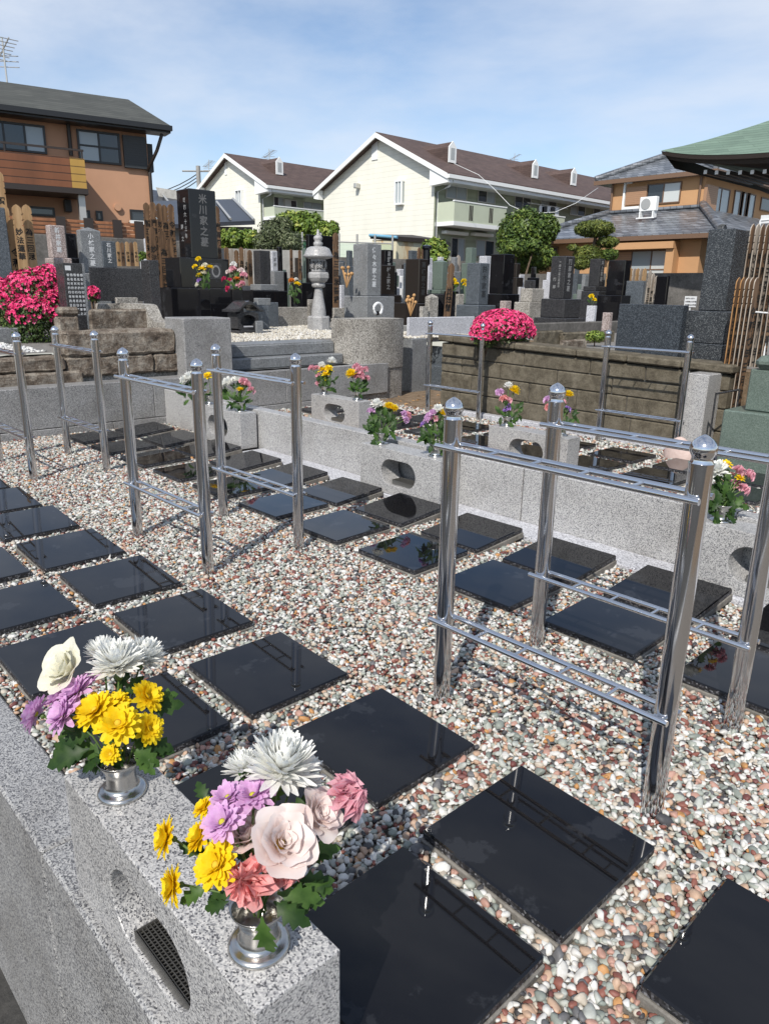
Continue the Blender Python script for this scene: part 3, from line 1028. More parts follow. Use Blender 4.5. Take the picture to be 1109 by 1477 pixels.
# carved incense house
I = onZ(352, 481, GZ)
root = thing('incense_house', 'small carved black stone incense house with a curved roof and round opening', 'incense burner', (I[0], I[1], GZ))
k = MB(); k.box((-.2, -.22, 0), (.2, .22, .06), 0, .006); k.build('base', 'charcoal', root)
k = MB()
N = 24
ring = []
for j in range(N):
    an = 2*pi*j/N
    c_, s_ = cos(an), sin(an)
    kk = min(.2/abs(c_) if abs(c_) > 1e-6 else 9, .14/abs(s_) if abs(s_) > 1e-6 else 9)
    ring.append(((kk*c_, .20+kk*s_), (.15*c_, .20+.10*s_)))
v = [(.15, a[0], a[1]) for a, b in ring]+[(.15, b[0], b[1]) for a, b in ring]+[(-.15, a[0], a[1]) for a, b in ring]+[(0.0, b[0], b[1]) for a, b in ring]
f = []
for j in range(N):
    q = (j+1) % N
    f += [(j, q, N+q, N+j), (N+j, N+q, 3*N+q, 3*N+j), (q, j, 2*N+j, 2*N+q)]
k.add(v, f, 0); k.add(v, [tuple(range(3*N, 4*N)), tuple(range(2*N, 3*N))[::-1]], 0)
k.box((.05, -.09, .105), (.152, .09, .125), 1, .003)
k.build('body', ['charcoal', 'granite_kerb'], root)
k = MB()
sec = [(-.27, .345), (-.2, .36), (-.12, .42), (-.06, .455), (0, .465), (.06, .455), (.12, .42), (.2, .36), (.27, .345), (.27, .375), (.2, .395), (.12, .455), (.06, .50), (0, .52), (-.06, .50), (-.12, .455), (-.2, .395), (-.27, .375)]
k.extr([(-.2, y, z) for y, z in sec], (.4, 0, 0))
k.build('roof', 'charcoal', root)
stone('stone_block', 'small grey stone block beside the carved incense house', 'stone block', 'granite_mid', (368, 371, 380, 463, 483), 11.9, .008, z0=GZ)
stone('stone_block', 'stepped dark grey stone block behind the carved incense house', 'stone block', 'granite_blue', (352, 362, 389, 441, 480), 12.9, .01, z0=GZ)
stone('stone_block', 'flat grey stone cap on the dark stepped block', 'stone block', 'granite_mid', (366, 372, 391, 430, 440.5), 12.95, .01)
stone('stone_block', 'low dark grey kerb left of the stepped block', 'stone block', 'granite_blue', (350, 354, 402, 436, 446), 13.6, .01, z0=GZ)

grave('black narrow gravestone half behind the pinkish one at left', 12.6, (94, 98, 112, 336, 372), 'black', [(92, 98, 115, 372, 392)])
# ---- middle group
grave('dark grey gravestone with a low cap behind the carved incense house', 16.6, (366, 376, 390.5, 361, 410), 'charcoal', [(361, 376, 402, 410, 419), (353, 366, 415, 419, 446, .4)], '田中家之墓', 'carved_dark', bmats=['granite_mid', 'black'])
grave('light grey gravestone with a small crest, behind the dark capped stone', 18.0, (390, 393, 401, 362, 391), 'granite_kerb', [(390, 396, 410, 391, 412)], '佐藤家', 'carved_grey', emblem=0.0, bmats=['granite_mid'])
grave('black stone lantern-shaped grave post before the concrete fence', 19.0, (399, 403, 408, 356, 392), 'black', [(397, 403, 414, 392, 410)])
grave('tall grey-green gravestone beside the big black plain stone', 18.2, (436, 440, 446, 358, 402), 'granite_green', [(432, 440, 450, 402, 420)])
grave('big plain black gravestone standing behind the stone lantern', 16.8, (441, 446, 481, 338, 408), 'black', [(430, 436, 486, 408, 455, .3)], None)
grave('grey granite gravestone with a long white name, tallest in the middle', 14.4, (509, 529, 550, 351, 427), 'granite_mid', [(498, 529, 569, 427, 462, .2)], '佐々木家之墓', 'carved_white', ltext=['南無阿弥陀仏', '合掌'])
grave('black gravestone half hidden right of the tallest grey one, upper back', 18.5, (548, 555, 567, 360, 392), 'black', [(545, 555, 572, 392, 410)], '星野家', 'carved_grey')
grave('black-brown gravestone just right of the tallest grey granite one', 15.8, (546, 550, 570, 382, 425), 'black_brown', [(544, 550, 574, 425, 460)], '村上家之', 'carved_grey')
grave('brown-black glossy gravestone with a square crest in the middle right', 15.2, (584, 603, 617, 373, 437), 'black_brown', [(569, 600, 620, 437, 470, .25)], '高橋家之墓', 'carved_dark', emblem=None)
grave('dark blunt gravestone peeping over the brown-black one', 18.5, (588, 593, 602, 361, 380), 'granite_blue', [(586, 593, 604, 380, 396)])
grave('grey-green gravestone with cut corners left of the leaning tablet', 18.8, (623, 637, 645, 377, 418), 'granite_green', [(620, 634, 650, 418, 424), (616, 630, 656, 424, 440, .3)], None, cap=.04, bmats=['granite_green', 'charcoal'])
grave('old rounded weathered stone marker behind the near fence slab', 13.6, (612, 618, 632, 428, 470), 'old_granite', [], None, cap=.05, name='stone_marker', cat='stone marker')
grave('short old weathered stone beside the rounded marker', 13.4, (604, 608, 618, 442, 470), 'old_granite', [], None, name='stone_marker', cat='stone marker')
grave('small weathered stone between the tablet and speckled gravestone', 16.0, (656, 660, 669, 424, 452), 'old_granite', [], None, name='stone_marker', cat='stone marker')
grave('speckled blue-grey gravestone on a stepped base left of the pink bush', 14.8, (672, 689, 705, 379, 440), 'granite_blue', [(657, 688, 712, 440, 465, .2), (646, 676, 716, 465, 474, .3)], '鈴木家墓', 'granite_dark')
grave('grey-green gravestone far behind the speckled one, upper left', 20.5, (671, 679, 687, 357, 380), 'granite_green', [(668, 679, 690, 380, 392)])
grave('pale bluish gravestone between the speckled and the black one', 18.0, (690, 700, 709, 369, 400), 'granite_kerb', [(688, 700, 712, 400, 420)])
grave('large black gravestone without visible name, behind the round pink bush', 16.6, (706, 724, 741, 366, 424), 'black', [(701, 722, 744, 424, 449, .2)], None)
grave('black gravestone with two columns of lettering right of the round pink bush', 14.6, (793, 811, 827, 369, 431), 'charcoal', [(779, 812, 834, 431, 459, .2), (769, 815, 846, 459, 467, .35)], '阿部家之墓', 'carved_grey', ltext=['平成十二年三月吉日', '阿部'], emblem=.0)
grave('dark gravestone on a thin flat plate under the clipped pine', 17.0, (849, 862, 871, 373, 413), 'charcoal', [(842, 858, 884, 413, 420), (846, 860, 880, 420, 448, .1)], '井上家墓', 'carved_grey')
grave('broad black gravestone left of the bundle of pale tablets', 16.5, (875, 897, 908, 375, 426), 'black', [(862, 893, 912, 426, 455, .2)], None)
grave('bluish grey worn gravestone below the bundle of pale tablets', 16.3, (901, 924, 930, 405, 440), 'granite_blue', [])
grave('thin black gravestone before the concrete wall at right', 15.5, (944, 958, 964, 398, 440), 'black', [])
grave('small pale gravestone far back between the houses', 21.5, (612, 618, 624, 372, 392), 'granite_kerb', [(610, 618, 628, 392, 404)])
grave('narrow dark gravestone far back before the light green house', 21.0, (655, 660, 668, 392, 416), 'charcoal', [(653, 660, 672, 416, 424)])
grave('low blue-black gravestone far back beside the fence', 20.5, (486, 490, 498, 376, 402), 'granite_blue', [(484, 490, 502, 402, 418)])
grave('pale low gravestone behind the rounded gatepost', 20.0, (571, 576, 584, 388, 414), 'granite_kerb', [(569, 576, 588, 414, 426)])
grave('dark navy gravestone left of the tallest grey granite one, set back', 17.5, (499, 503, 509, 361, 384), 'granite_blue', [(496, 503, 512, 384, 412)])
grave('bluish low gravestone between the tall dark tablet and narrow pale post', 18.0, (486, 489, 496, 378, 398), 'granite_mid', [(484, 489, 499, 398, 414)])
grave('small grey gravestone far back under the shed roof', 21.0, (592, 597, 602, 384, 398), 'granite_mid', [(589, 597, 606, 398, 410)])
grave('slim dark gravestone behind the leaning tablet', 18.4, (646, 650, 656, 398, 420), 'black', [(642, 650, 660, 420, 432)])
grave('pale grey gravestone with a flat top far back left of the black one', 20.0, (744, 749, 756, 396, 414), 'granite_kerb', [(740, 749, 760, 414, 428)])
grave('light concrete block stone behind the lettered black gravestone', 18.2, (838, 842, 849, 396, 418), 'granite_mid', [(835, 842, 852, 418, 430)])
L2 = at(614, 405, 17.2)
u2 = 17.2/FOC
root = thing('iron_lantern', 'black iron lantern post with a flat cap beside the brown-black gravestone', 'lantern', (L2[0], L2[1], GZ))
k = MB(); k.lathe((0, 0, 0), [(2.4*u2, 0), (2.2*u2, L2[2]-GZ+20*u2)], 10); k.build('post', 'black', root)
k = MB(); k.lathe((0, 0, L2[2]-GZ+20*u2), [(3*u2, 0), (5.5*u2, 3*u2), (5.2*u2, 22*u2), (8*u2, 24*u2), (7.5*u2, 27*u2), (1*u2, 29*u2)], 8, 0, False); k.build('head', 'black', root)
grave('white marble figure stone among the far graves', 19.5, (576, 579, 584, 398, 416), 'carved_white', [(573, 579, 588, 416, 430)])
grave('black low gravestone left of the clipped pine', 19.5, (756, 764, 772, 404, 424), 'charcoal', [(752, 764, 778, 424, 436)])
grave('green-grey low gravestone behind the black stone with lettering', 19.0, (832, 838, 846, 410, 424), 'granite_green', [(828, 838, 850, 424, 440)])
grave('old brown split stone left of the black stone with lettering', 16.0, (750, 766, 784, 416, 436), 'old_granite', [(742, 762, 780, 436, 458, .1)], None, name='stone_marker', cat='stone marker')
stone('stone_post', 'short pinkish stone post behind the round pink bush', 'stone post', 'granite_pink', (720, 728, 737, 434, 456), 14.2, .01, z0=GZ)
stone('stone_post', 'white square stone post with a hole beside the dried flowers', 'stone post', 'granite_kerb', (845, 856, 860, 441, 460), 14.0, .006, z0=GZ)
stone('stone_post', 'small pinkish stone post beside the black plinth at right', 'stone post', 'granite_pink', (868, 878, 883, 451, 466), 13.2, .008, z0=GZ)
stone('granite_fence', 'long pale granite fence slab behind the far left steel rack', 'low fence', 'granite_kerb', (586, 589, 684, 458, 482), 11.9, .01, z0=GZ-.1)
stone('stone_block', 'flat grey kerb stones under the far plots behind the fence slab', 'stone block', 'concrete', (560, 566, 700, 470, 482), 13.0, .01, z0=GZ-.1)

rg = random.Random(77)
for i in range(24):
    px = 380+i*22.5+rg.uniform(-5, 5)
    if 690 < px < 720 or px > 900: continue
    D = rg.uniform(19.6, 22.6)
    w, h = rg.uniform(8, 13), rg.uniform(17, 34)
    tp = 404-h*.9+rg.uniform(-4, 6)
    mt_ = ('charcoal', 'granite_mid', 'black', 'granite_green', 'granite_blue', 'granite_kerb', 'black_brown')[i*3 % 7]
    o = grave(f'small {("dark", "grey", "black", "greenish", "bluish", "pale", "brown-black")[i*3 % 7]} gravestone far back before the fences, {ORD[i] if i < 16 else ("seventeenth", "eighteenth", "nineteenth", "twentieth", "twenty-first", "twenty-second", "twenty-third", "twenty-fourth")[i-16]} from the left', D, (px, px+w*.5, px+w, tp, tp+h*.62), mt_, [(px-3, px+w*.5, px+w+3, tp+h*.62, tp+h*.62+10)])
    o['group'] = 'small gravestones far back'
# ---- tuff block wall on the right, with its cap
def slope(p): return (p[0], p[1], p[2]-.026*(p[0]+6.75)*max(0, p[2])/.95)
mb = MB()
mb.T = slope
X0, X1 = -6.72, -2.95
rows = [(-.08, .245), (.252, .492), (.499, .690), (.697, .868)]
for r, (a, b) in enumerate(rows):
    x = X0
    i = 0
    while x < X1-.01:
        w = (.62, .83, .71, .9, .66)[(i+r*2) % 5]*(1 if i else (.55+.2*(r % 2)))
        e = min(x+w, X1)
        mb.box((x+.004, 7.30+random.uniform(0, .008), a), (e-.004, 7.55, b), 0, .012)
        x = e
        i += 1
mb.box((X0+.02, 7.325, -.1), (X1-.02, 7.54, .87), 1)
w = tag(mb.build('block_wall', ['oya_stone', 'concrete_dark']), 'mossy brown tuff block wall behind the far steel racks', 'wall')
mb = MB()
mb.T = slope
x = X0-.04
for wd in (.26, .98, .86, .62, .60, .52):
    e = min(x+wd, X1+.04)
    mb.box((x+.003, 7.26, .885), (e-.003, 7.62, .972+random.uniform(-.004, .004)), 0, .018)
    x = e
mb.build('coping', 'oya_stone', w)
# rough kerbs behind it
for lbl, q, D, m_ in (('long flat stained kerb under the black stone with lettering', (766, 770, 892, 466, 474), 12.4, 'concrete_dark'),
                      ('rough broken stones behind the right side of the pink bush', (768, 772, 812, 478, 500), 10.3, 'oya_stone'),
                      ('long rough stone kerb left of the dark granite plate', (806, 812, 886, 480, 496), 10.6, 'oya_stone'),
                      ('pale broken stone on the wall beside the rough kerb', (806, 810, 846, 491, 500), 9.7, 'brown_stone')):
    stone('stone_kerb', lbl, 'kerb', m_, q, D, .02, z0=GZ-.05)

# dark granite plate and the large speckled gravestone on the wall
P = onY(885, 512, 7.66)
q = onY(976, 516, 7.66)
zt = onY(889, 438, 7.66)[2]
mb = MB(); mb.box((P[0], 7.66, .84), (q[0], 7.78, zt), 0, .006)
tag(mb.build('stone_plate', 'plate_dark'), 'dark blue granite plate standing on the tuff block wall', 'stone plate')
Yg = 7.74
a0 = onY(977, 500, Yg)[0]; a1 = onY(1041, 510, Yg)[0]
zb, zm = onY(1041, 497, Yg)[2], onY(1044, 449, Yg)[2]
s0, s1 = onY(1006, 447, Yg+.06)[0], onY(1044, 449, Yg+.06)[0]
ztop = onY(1061, 329, Yg+.06)[2]
root = thing('gravestone', 'large dark speckled granite gravestone at right, tall and close', 'gravestone', (a0, Yg, .84))
def gb(nm, x0, x1, y0, y1, z0, z1):
    k = MB(); k.box((x0-a0, y0-Yg, z0-.84), (x1-a0, y1-Yg, z1-.84), 0, .008); return k.build(nm, 'granite_dark', root)
gb('base', a0, a1, Yg, Yg+.5, .80, zb-.002)
gb('base', a0+.01, a1-.01, Yg+.015, Yg+.485, zb, zm-.002)
gb('shaft', s0, s1, Yg+.06, Yg+.40, zm, ztop)
# notice plate
c = onY(995, 435, 8.6)
mb = MB()
mb.box((c[0]-.07, 8.6, c[2]-.06), (c[0]+.07, 8.606, c[2]+.06), 0)
for j in range(3):
    mb.text('お参りの方へ' if j == 0 else 'お供物はお持帰', (c[0]-.06, 8.6, c[2]+.045-j*.036), (1, 0, 0), (0, 0, 1), .019, 1, 1.0, True)
mb.box((c[0]-.006, 8.608, GZ), (c[0]+.006, 8.62, c[2]+.05), 0)
tag(mb.build('notice_plate', ['carved_white', 'ink']), 'small white notice with black lettering left of the large speckled gravestone', 'notice')
# pale granite post and pink stone
P = onY(1014, 600, 7.02); q = onY(982, 600, 7.02)
mb = MB(); mb.box((q[0], 7.02, -.05), (P[0], 7.34, onY(1024, 541, 7.02)[2]), 0, .008)
tag(mb.build('stone_post', 'granite'), 'pale speckled granite post at the right end of the tuff wall', 'stone post')
P = onY(980, 650, 6.80)
mb = MB(); mb.ball((0, 0, 0), 1.0, 24, 14, 0, (.155, .09, .165))
mb.v = [(x, y, z*(1+.12*sin(5*x*4+2))) for x, y, z in mb.v]
M['pink_smooth'] = rough_stone('smooth_pink_stone', (.52, .40, .36), (.60, .48, .44), (.42, .31, .28), 5, .1)
tag(mb.build('round_stone', 'pink_smooth', loc=(P[0], P[1], P[2]-.05)), 'smooth pale pink rounded stone behind the far right rack post', 'stone')

# green-grey lantern pedestal at the right edge
P = onZ(1030, 676, 0.0)
root = thing('stone_pedestal', 'green-grey stepped stone pedestal with a rounded ledge at the right edge', 'pedestal', (P[0], P[1], 0))
def zat(py, dx=0.0, dy=0.0): 
    return onY(1075, py, P[1]+dy)[2]
z1_, z2_, z3_ = zat(594), zat(531, 0, .1), zat(512, 0, .06)
k = MB(); k.box((0, 0, -.05), (1.5, 1.4, z1_-.003), 0, .012); k.build('base', 'granite_green', root)
k = MB(); k.box((.14, .1, z1_), (1.36, 1.3, z2_-.003), 0, .01); k.build('upper_block', 'granite_green', root)
k = MB(); k.box((.17, .06, z2_), (1.33, 1.34, z3_), 0, .045); k.build('ledge', 'granite_green', root)
k = MB(); k.box((.38, .3, z3_+.002), (1.1, 1.1, z3_+.46), 0, .02); k.build('column', 'granite_green', root)

# ------------------------------------------------------------------ wooden grave tablets (sotoba)
TX = ['智三菩提令和八年二月十日', '南無阿弥陀仏為先祖代々', '妙法蓮華経追善供養塔', '為三回忌菩提施主家建之', '令和七年三月彼岸供養']
def tablet(label, group, P, h, w, m, k=0, lean=(0, 0), txt=None, th=.012, dens=1, cols=0, edge=None):
    """a long thin board with a notched top, broad side towards +X; P is the middle of its foot"""
    half = [(0, 0), (.28, .16), (.46, .38), (.5, .62), (.5, .95), (.36, 1.03), (.5, 1.12), (.5, 1.55), (.36, 1.63), (.5, 1.72), (.5, 2.1), (.36, 2.18), (.5, 2.27)]
    pts = [(x*w, h-z*w) for x, z in half]+[(.5*w, 0)]
    poly = [(th/2, x, z) for x, z in pts]+[(th/2, -x, z) for x, z in pts[::-1][:-1]]
    mb = MB()
    mb.T = lambda p: (p[0]+lean[0]*p[2]+.0, p[1]+lean[1]*p[2], p[2])
    mb.extr(poly[::-1], (-th, 0, 0), 0)
    if edge: mb.m[2:] = [2]*(len(mb.m)-2)
    s = txt or TX[k % len(TX)]
    size = w*.80
    n = int((h*.86-2.4*w)/(size*1.08))
    s = (s*4)[:max(3, n)]
    if cols:
        for q in range(cols):
            sz = w*.86/cols
            s3 = (TX[(k+q*2) % 5]*6)[:int((h*.72-.1*w*q)/(sz*1.35))]
            mb.text(s3, (th/2, -w*.43+q*sz, h-2.4*w), (0, 1, 0), (0, 0, 1), sz*1.15, 1, 1.17, lift=.002)
    else:
        mb.text(s, (th/2, -size/2, h-2.45*w), (0, 1, 0), (0, 0, 1), size, 1, 1.08, lift=.002)
    if dens > 1:
        for q in (-.26, .26):
            s2 = (TX[(k+2) % 5]*5)[:max(3, int(n*1.6))]
            mb.text(s2, (th/2, q*w-size*.27, h-.46*h), (0, 1, 0), (0, 0, 1), size*.5, 1, 1.0, lift=.002)
    return tag(mb.build('wooden_tablet', [m, 'ink']+([edge] if edge else []), loc=P), label, 'grave tablet', group)


def tab_px(label, group, px, pt, pb, D, wpx, m, k, foot=GZ, **kw):
    P = at(px, pb, D)
    top = at(px, pt, D)
    ph = abs(atan_phi(px))
    w = wpx*D/FOC/max(.3, ph)
    z0 = min(P[2], 9)
    return tablet(label, group, (P[0], P[1], z0), top[2]-z0, w, m, k, **kw)
def atan_phi(px):  # how wide a board along Y looks at column px
    a = math.atan((px-IW/2)/FOC)
    return sin(math.atan2(1, 0)) * abs(cos(YAW-pi/2+0) * cos(a) - 0) if False else abs(dot((0, 1, 0), norm(vsub(vmul(RT, cos(a)), vmul(FW, sin(a))))))


for i, (px, pt, pb, w) in enumerate(((16, 252, 400, 13), (17, 297, 400, 15), (36, 298, 400, 12), (50, 298, 400, 12), (28, 318, 402, 15))):
    tab_px(f'fresh pale wooden tablet with black brushwork behind the pink bush, {ORD[i]} of five', 'fresh wooden tablets at left', px, pt, pb, 10.9-.09*(i % 3), w, 'wood_new', i)
for i, (px, pt) in enumerate(((220, 296), (229, 295), (238, 297), (245, 299), (254, 298))):
    tab_px(f'dark weathered wooden tablet left of the tallest gravestone, {ORD[i]} from the left', 'weathered tablets by the tallest gravestone', px, pt, 420, 13.9+.02*i, 8.4, 'wood_old', i, cols=1)
for i, (px, pt) in enumerate(((226, 330), (240, 334), (250, 345))):
    tab_px(f'shorter weathered tablet in front of the row left of the tallest gravestone, {ORD[i]} one', 'weathered tablets by the tallest gravestone', px, pt, 424, 13.6+.02*i, 9, 'wood_old', i+2, cols=1)
tab_px('single weathered tablet right of the tallest gravestone', None, 317, 300, 400, 14.4, 8, 'wood_old', 1, cols=1)
for i, px in enumerate((329, 336, 343, 350, 357, 362)):
    tab_px(f'rusty brown tablet in the row right of the bright flowers, {ORD[i]} from the left', 'rusty tablets behind the bright flowers', px, 357+(i % 3)*2, 412, 16.8, 6.2, ('wood_old', 'wood_grey', 'wood_old')[i % 3], i, dens=2)
for i, (px, pt, pb) in enumerate(((421, 360, 410), (433, 361, 404))):
    tab_px(f'thin weathered tablet before the concrete fence, {ORD[i]} from the left', 'thin tablets by the concrete fence', px, pt, pb, 18, 4, 'wood_old', i)
tab_px('tall dark tablet with lettering right of the big plain black gravestone', None, 484.5, 338, 456, 16.4, 8, 'wood_old', 3, cols=1)
for i, px in enumerate((173, 179, 186, 192, 198)):
    tab_px(f'small old tablet before the concrete wall under the orange house, {ORD[i]} from left', 'small tablets under the orange house', px, 349+i % 2, 384, 15.5, 5, ('wood_new', 'wood_old')[i % 2], i)
tab_px('leaning brown tablet between old stone markers in the middle', None, 643, 380, 472, 14.6, 9, 'wood_old', 2, lean=(0, .08), dens=2)
tab_px('short weathered tablet standing in front of the light green house', None, 660, 368, 394, 20, 6, 'wood_grey', 1)
for i, px in enumerate((604, 610)):
    tab_px(f'reddish old tablet above the brown-black gravestone, {ORD[i]} of two', 'reddish old tablets', px, 357+i, 378, 18, 5, 'wood_old', i)
for i, px in enumerate((905, 910, 915, 920, 925)):
    tab_px(f'pale tablet in the bundle above the bluish worn gravestone, {ORD[i]} from the left', 'pale tablets at right centre', px, 387, 432, 16.9, 5, ('wood_new', 'wood_grey')[i % 2], i)
for i, px in enumerate((932, 937, 942)):
    tab_px(f'old leaning tablet right of the pale bundle, {ORD[i]} from the left', 'old tablets at right centre', px, 390+i*4, 436, 16.4, 4.5, 'wood_grey', i, lean=(0, .03))
for i, px in enumerate((873, 877)):
    tab_px(f'light brown tablet between the two dark gravestones at right, {ORD[i]} of two', 'light brown tablets at right', px, 377+i*3, 432, 17.4, 5, 'wood_new', i)
# the two bundles at the right edge, seen nearly edge-on
for i in range(5):
    P = onZ(1029, 651, 0.0)
    P = (P[0]+i*.041, P[1], 0.0)
    h = onY(1067+i*6.5, 400, P[1])[2]
    tablet(f'wooden tablet in the near bundle by the green pedestal, {ORD[i]} from the left', 'tablets in the near right bundle', (P[0], P[1], 0), h, .11, 'wood_old', i, th=.009, cols=1, edge=('wood_orange', 'wood_orange', 'wood_grey', 'wood_grey', 'wood_grey')[i])
for i in range(7):
    P = at(1057, 520, 7.9)
    P = (P[0]+i*.050, P[1], P[2])
    h = onY(1080+i*7.4, 323, P[1])[2]
    tablet(f'tall grey wooden tablet in the bundle behind the speckled gravestone, {ORD[i]} from the left', 'tablets in the far right bundle', (P[0], P[1], P[2]-.5), h-P[2]+.5, .115, ('wood_old', 'wood_grey', 'wood_old')[i % 3], i+1, th=.009, cols=1, edge='wood_grey')
# bars that hold them
mb = MB()
P, q = at(1032, 568, 6.75), at(1066, 562, 6.75)
mb.cyl(P, q, .010, n=8)
for s_ in (P, q): mb.cyl((s_[0], s_[1], -.05), (s_[0], s_[1], s_[2]+.01), .009, n=8)
tag(mb.build('tablet_rail', 'charcoal'), 'thin dark metal rail round the near bundle of tablets', 'rail')
mb = MB()
P, q = at(1088, 450, 7.6), at(1112, 452, 7.5)
mb.cyl(P, q, .010, n=8)
P2, q2 = at(1096, 318, 7.6), at(1118, 316, 7.5)
mb.cyl(P2, q2, .010, n=8)
mb.cyl((q[0], q[1], GZ), q2, .011, n=8)
mb.cyl((P2[0], P2[1], GZ), P2, .012, n=8)
mb.box((P2[0], P2[1], P2[2]-.03), (q2[0], P2[1]+.012, P2[2]+.05), 0)
tag(mb.build('tablet_rail', 'carved_white'), 'pale metal frame over the tall bundle of tablets at right', 'rail')
# ------------------------------------------------------------------ houses, temple, fences, trees
def siding(name, col, pitch=.2, dark=.72, rough=.6, stain=.12):
    m = mat(name, col, rough)
    t = NT(m)
    sx = t.new('ShaderNodeSeparateXYZ')
    t.link(t.pos(), sx.inputs[0])
    a = t.new('ShaderNodeMath', operation='DIVIDE'); t.link(sx.outputs[2], a.inputs[0]); a.inputs[1].default_value = pitch
    f = t.new('ShaderNodeMath', operation='FRACT'); t.link(a.outputs[0], f.inputs[0])
    line = t.ramp(f.outputs[0], [(0, (dark,)*3), (.10, (dark,)*3), (.16, (1, 1, 1))])
    n = t.ramp(t.noise(t.pos((1.5, 1.5, .4)), 1.0, 6, .65), [(.4, (1, 1, 1)), (.8, (1-stain,)*3)])
    c = t.mixc(1.0, col, line, 'MULTIPLY')
    t.col(t.mixc(1.0, c, n, 'MULTIPLY'))
    t.bump(f.outputs[0], .25, .02)
    return m


def stucco(name, col, var=.12, rough=.85):
    m = mat(name, col, rough, spec=.2)
    t = NT(m)
    n = t.noise(t.pos(), .9, 6, .65)
    t.col(t.mixc(1.0, col, t.ramp(n, [(.35, (1, 1, 1)), (.75, (1-var,)*3)]), 'MULTIPLY'))
    t.bump(t.noise(t.pos(), 60, 3), .25, .006)
    return m


def tiled(name, a, b, su, sv, rough=.45, gap=.35):
    """roof tiles: rows follow the height, columns follow x + y"""
    m = mat(name, a, rough)
    t = NT(m)
    sx = t.new('ShaderNodeSeparateXYZ'); t.link(t.pos(), sx.inputs[0])
    s = t.new('ShaderNodeMath', operation='ADD'); t.link(sx.outputs[0], s.inputs[0]); t.link(sx.outputs[1], s.inputs[1])
    cx = t.new('ShaderNodeCombineXYZ'); t.link(s.outputs[0], cx.inputs[0]); t.link(sx.outputs[2], cx.inputs[1])
    br = t.new('ShaderNodeTexBrick')
    br.inputs['Scale'].default_value = 1.0
    br.inputs['Brick Width'].default_value = su
    br.inputs['Row Height'].default_value = sv
    br.inputs['Mortar Size'].default_value = min(su, sv)*.09
    br.inputs['Mortar Smooth'].default_value = .4
    br.inputs['Color1'].default_value = (*a, 1)
    br.inputs['Color2'].default_value = (*b, 1)
    br.inputs['Mortar'].default_value = (a[0]*gap, a[1]*gap, a[2]*gap, 1)
    t.link(cx.outputs[0], br.inputs['Vector'])
    n = t.noise(t.pos(), 1.3, 5, .65)
    t.col(t.mixc(1.0, br.outputs['Color'], t.ramp(n, [(.3, (1.0,)*3), (.75, (.68,)*3)]), 'MULTIPLY'))
    t.bump(br.outputs['Fac'], -.5, .03)
    return m


M['cream'] = siding('cream_siding', (.80, .785, .69), .21, .86)
M['sage'] = siding('sage_green_wall', (.33, .36, .27), .9, .85)
M['sage_panel'] = stucco('pale_sage_panel', (.50, .54, .42), .1, .6)
M['white_paint'] = mat('white_painted_trim', (.78, .79, .78), .45)
M['shingle'] = tiled('brown_shingle', (.082, .052, .045), (.115, .075, .064), .33, .085, .8, .75)
M['shingle_grey'] = tiled('dark_grey_green_shingle', (.052, .054, .046), (.075, .077, .066), .4, .1, .8, .7)
M['kawara'] = tiled('grey_clay_tile', (.10, .11, .125), (.24, .255, .28), .27, .125, .32, .2)
M['slate'] = tiled('dark_slate_roof', (.022, .026, .036), (.03, .036, .05), .9, .12, .35, .7)
M['orange'] = stucco('orange_stucco', (.52, .30, .155), .1)
M['salmon'] = stucco('salmon_orange_stucco', (.50, .285, .18), .12)
M['dark_trim'] = mat('dark_brown_trim', (.03, .022, .018), .5)
M['brown_trim'] = mat('brown_fascia', (.16, .095, .06), .5)
M['black_frame'] = mat('black_window_frame', (.015, .015, .016), .35)
M['alu'] = mat('aluminium_frame', (.52, .51, .48), .4, .6)
M['glass'] = mat('dark_window_glass', (.02, .025, .03), .04, spec=.9)
M['curtain'] = mat('curtain_behind_glass', (.34, .38, .40), .12, spec=.8)
M['curtain_w'] = mat('pale_curtain_behind_glass', (.52, .54, .53), .12, spec=.8)
M['shutter'] = siding('brown_roller_shutter', (.38, .22, .13), .07, .6, .5, .05)
M['louvre'] = siding('dark_louvre_shutter', (.035, .04, .045), .05, .5, .4, .05)
M['wood_fence'] = wood('orange_brown_fence_board', (.26, .105, .045), (.34, .15, .07), (.15, .06, .028), .6, .5)
M['wood_balcony'] = siding('reddish_balcony_board', (.20, .075, .032), .155, .25, .6, .45)
M['wood_yellow'] = siding('yellow_new_board', (.44, .26, .06), .155, .3, .55, .2)
M['copper'] = tiled('green_copper_roof', (.135, .20, .15), (.17, .245, .185), 1.4, .075, .55, .62)
M['net'] = mat('green_netting', (.10, .42, .25), .8, Alpha=.28)
M['wire'] = mat('dark_cable', (.03, .03, .03), .6)


class Frame:
    """a wall plane: origin, horizontal direction along it, outward normal"""
    def __init__(s, o, d):
        s.o, s.d = o, norm(d)
        s.n = norm(cross(s.d, (0, 0, 1)))
        if dot(s.n, vsub(CAM, o)) < 0: s.n = vmul(s.n, -1)
        s.root = (0, 0, 0)
    def uz(s, px, py, n=0.0):
        p = onP(px, py, vadd(s.o, vmul(s.n, n)), s.n)
        return dot(vsub(p, s.o), s.d), p[2]
    def T(s, root):
        return lambda q: vsub(vadd(vadd((s.o[0], s.o[1], 0), vmul(s.d, q[0])), vadd(vmul(s.n, q[1]), (0, 0, q[2]))), root)


def fbox(F, root, name, m, boxes, parent=None, bev=0.0):
    mb = MB(); mb.T = F.T(tuple(root.location))
    for b in boxes: mb.box(b[0], b[1], b[2] if len(b) > 2 else 0, bev)
    o = mb.build(name, m, root)
    if parent: o.parent = parent
    return o


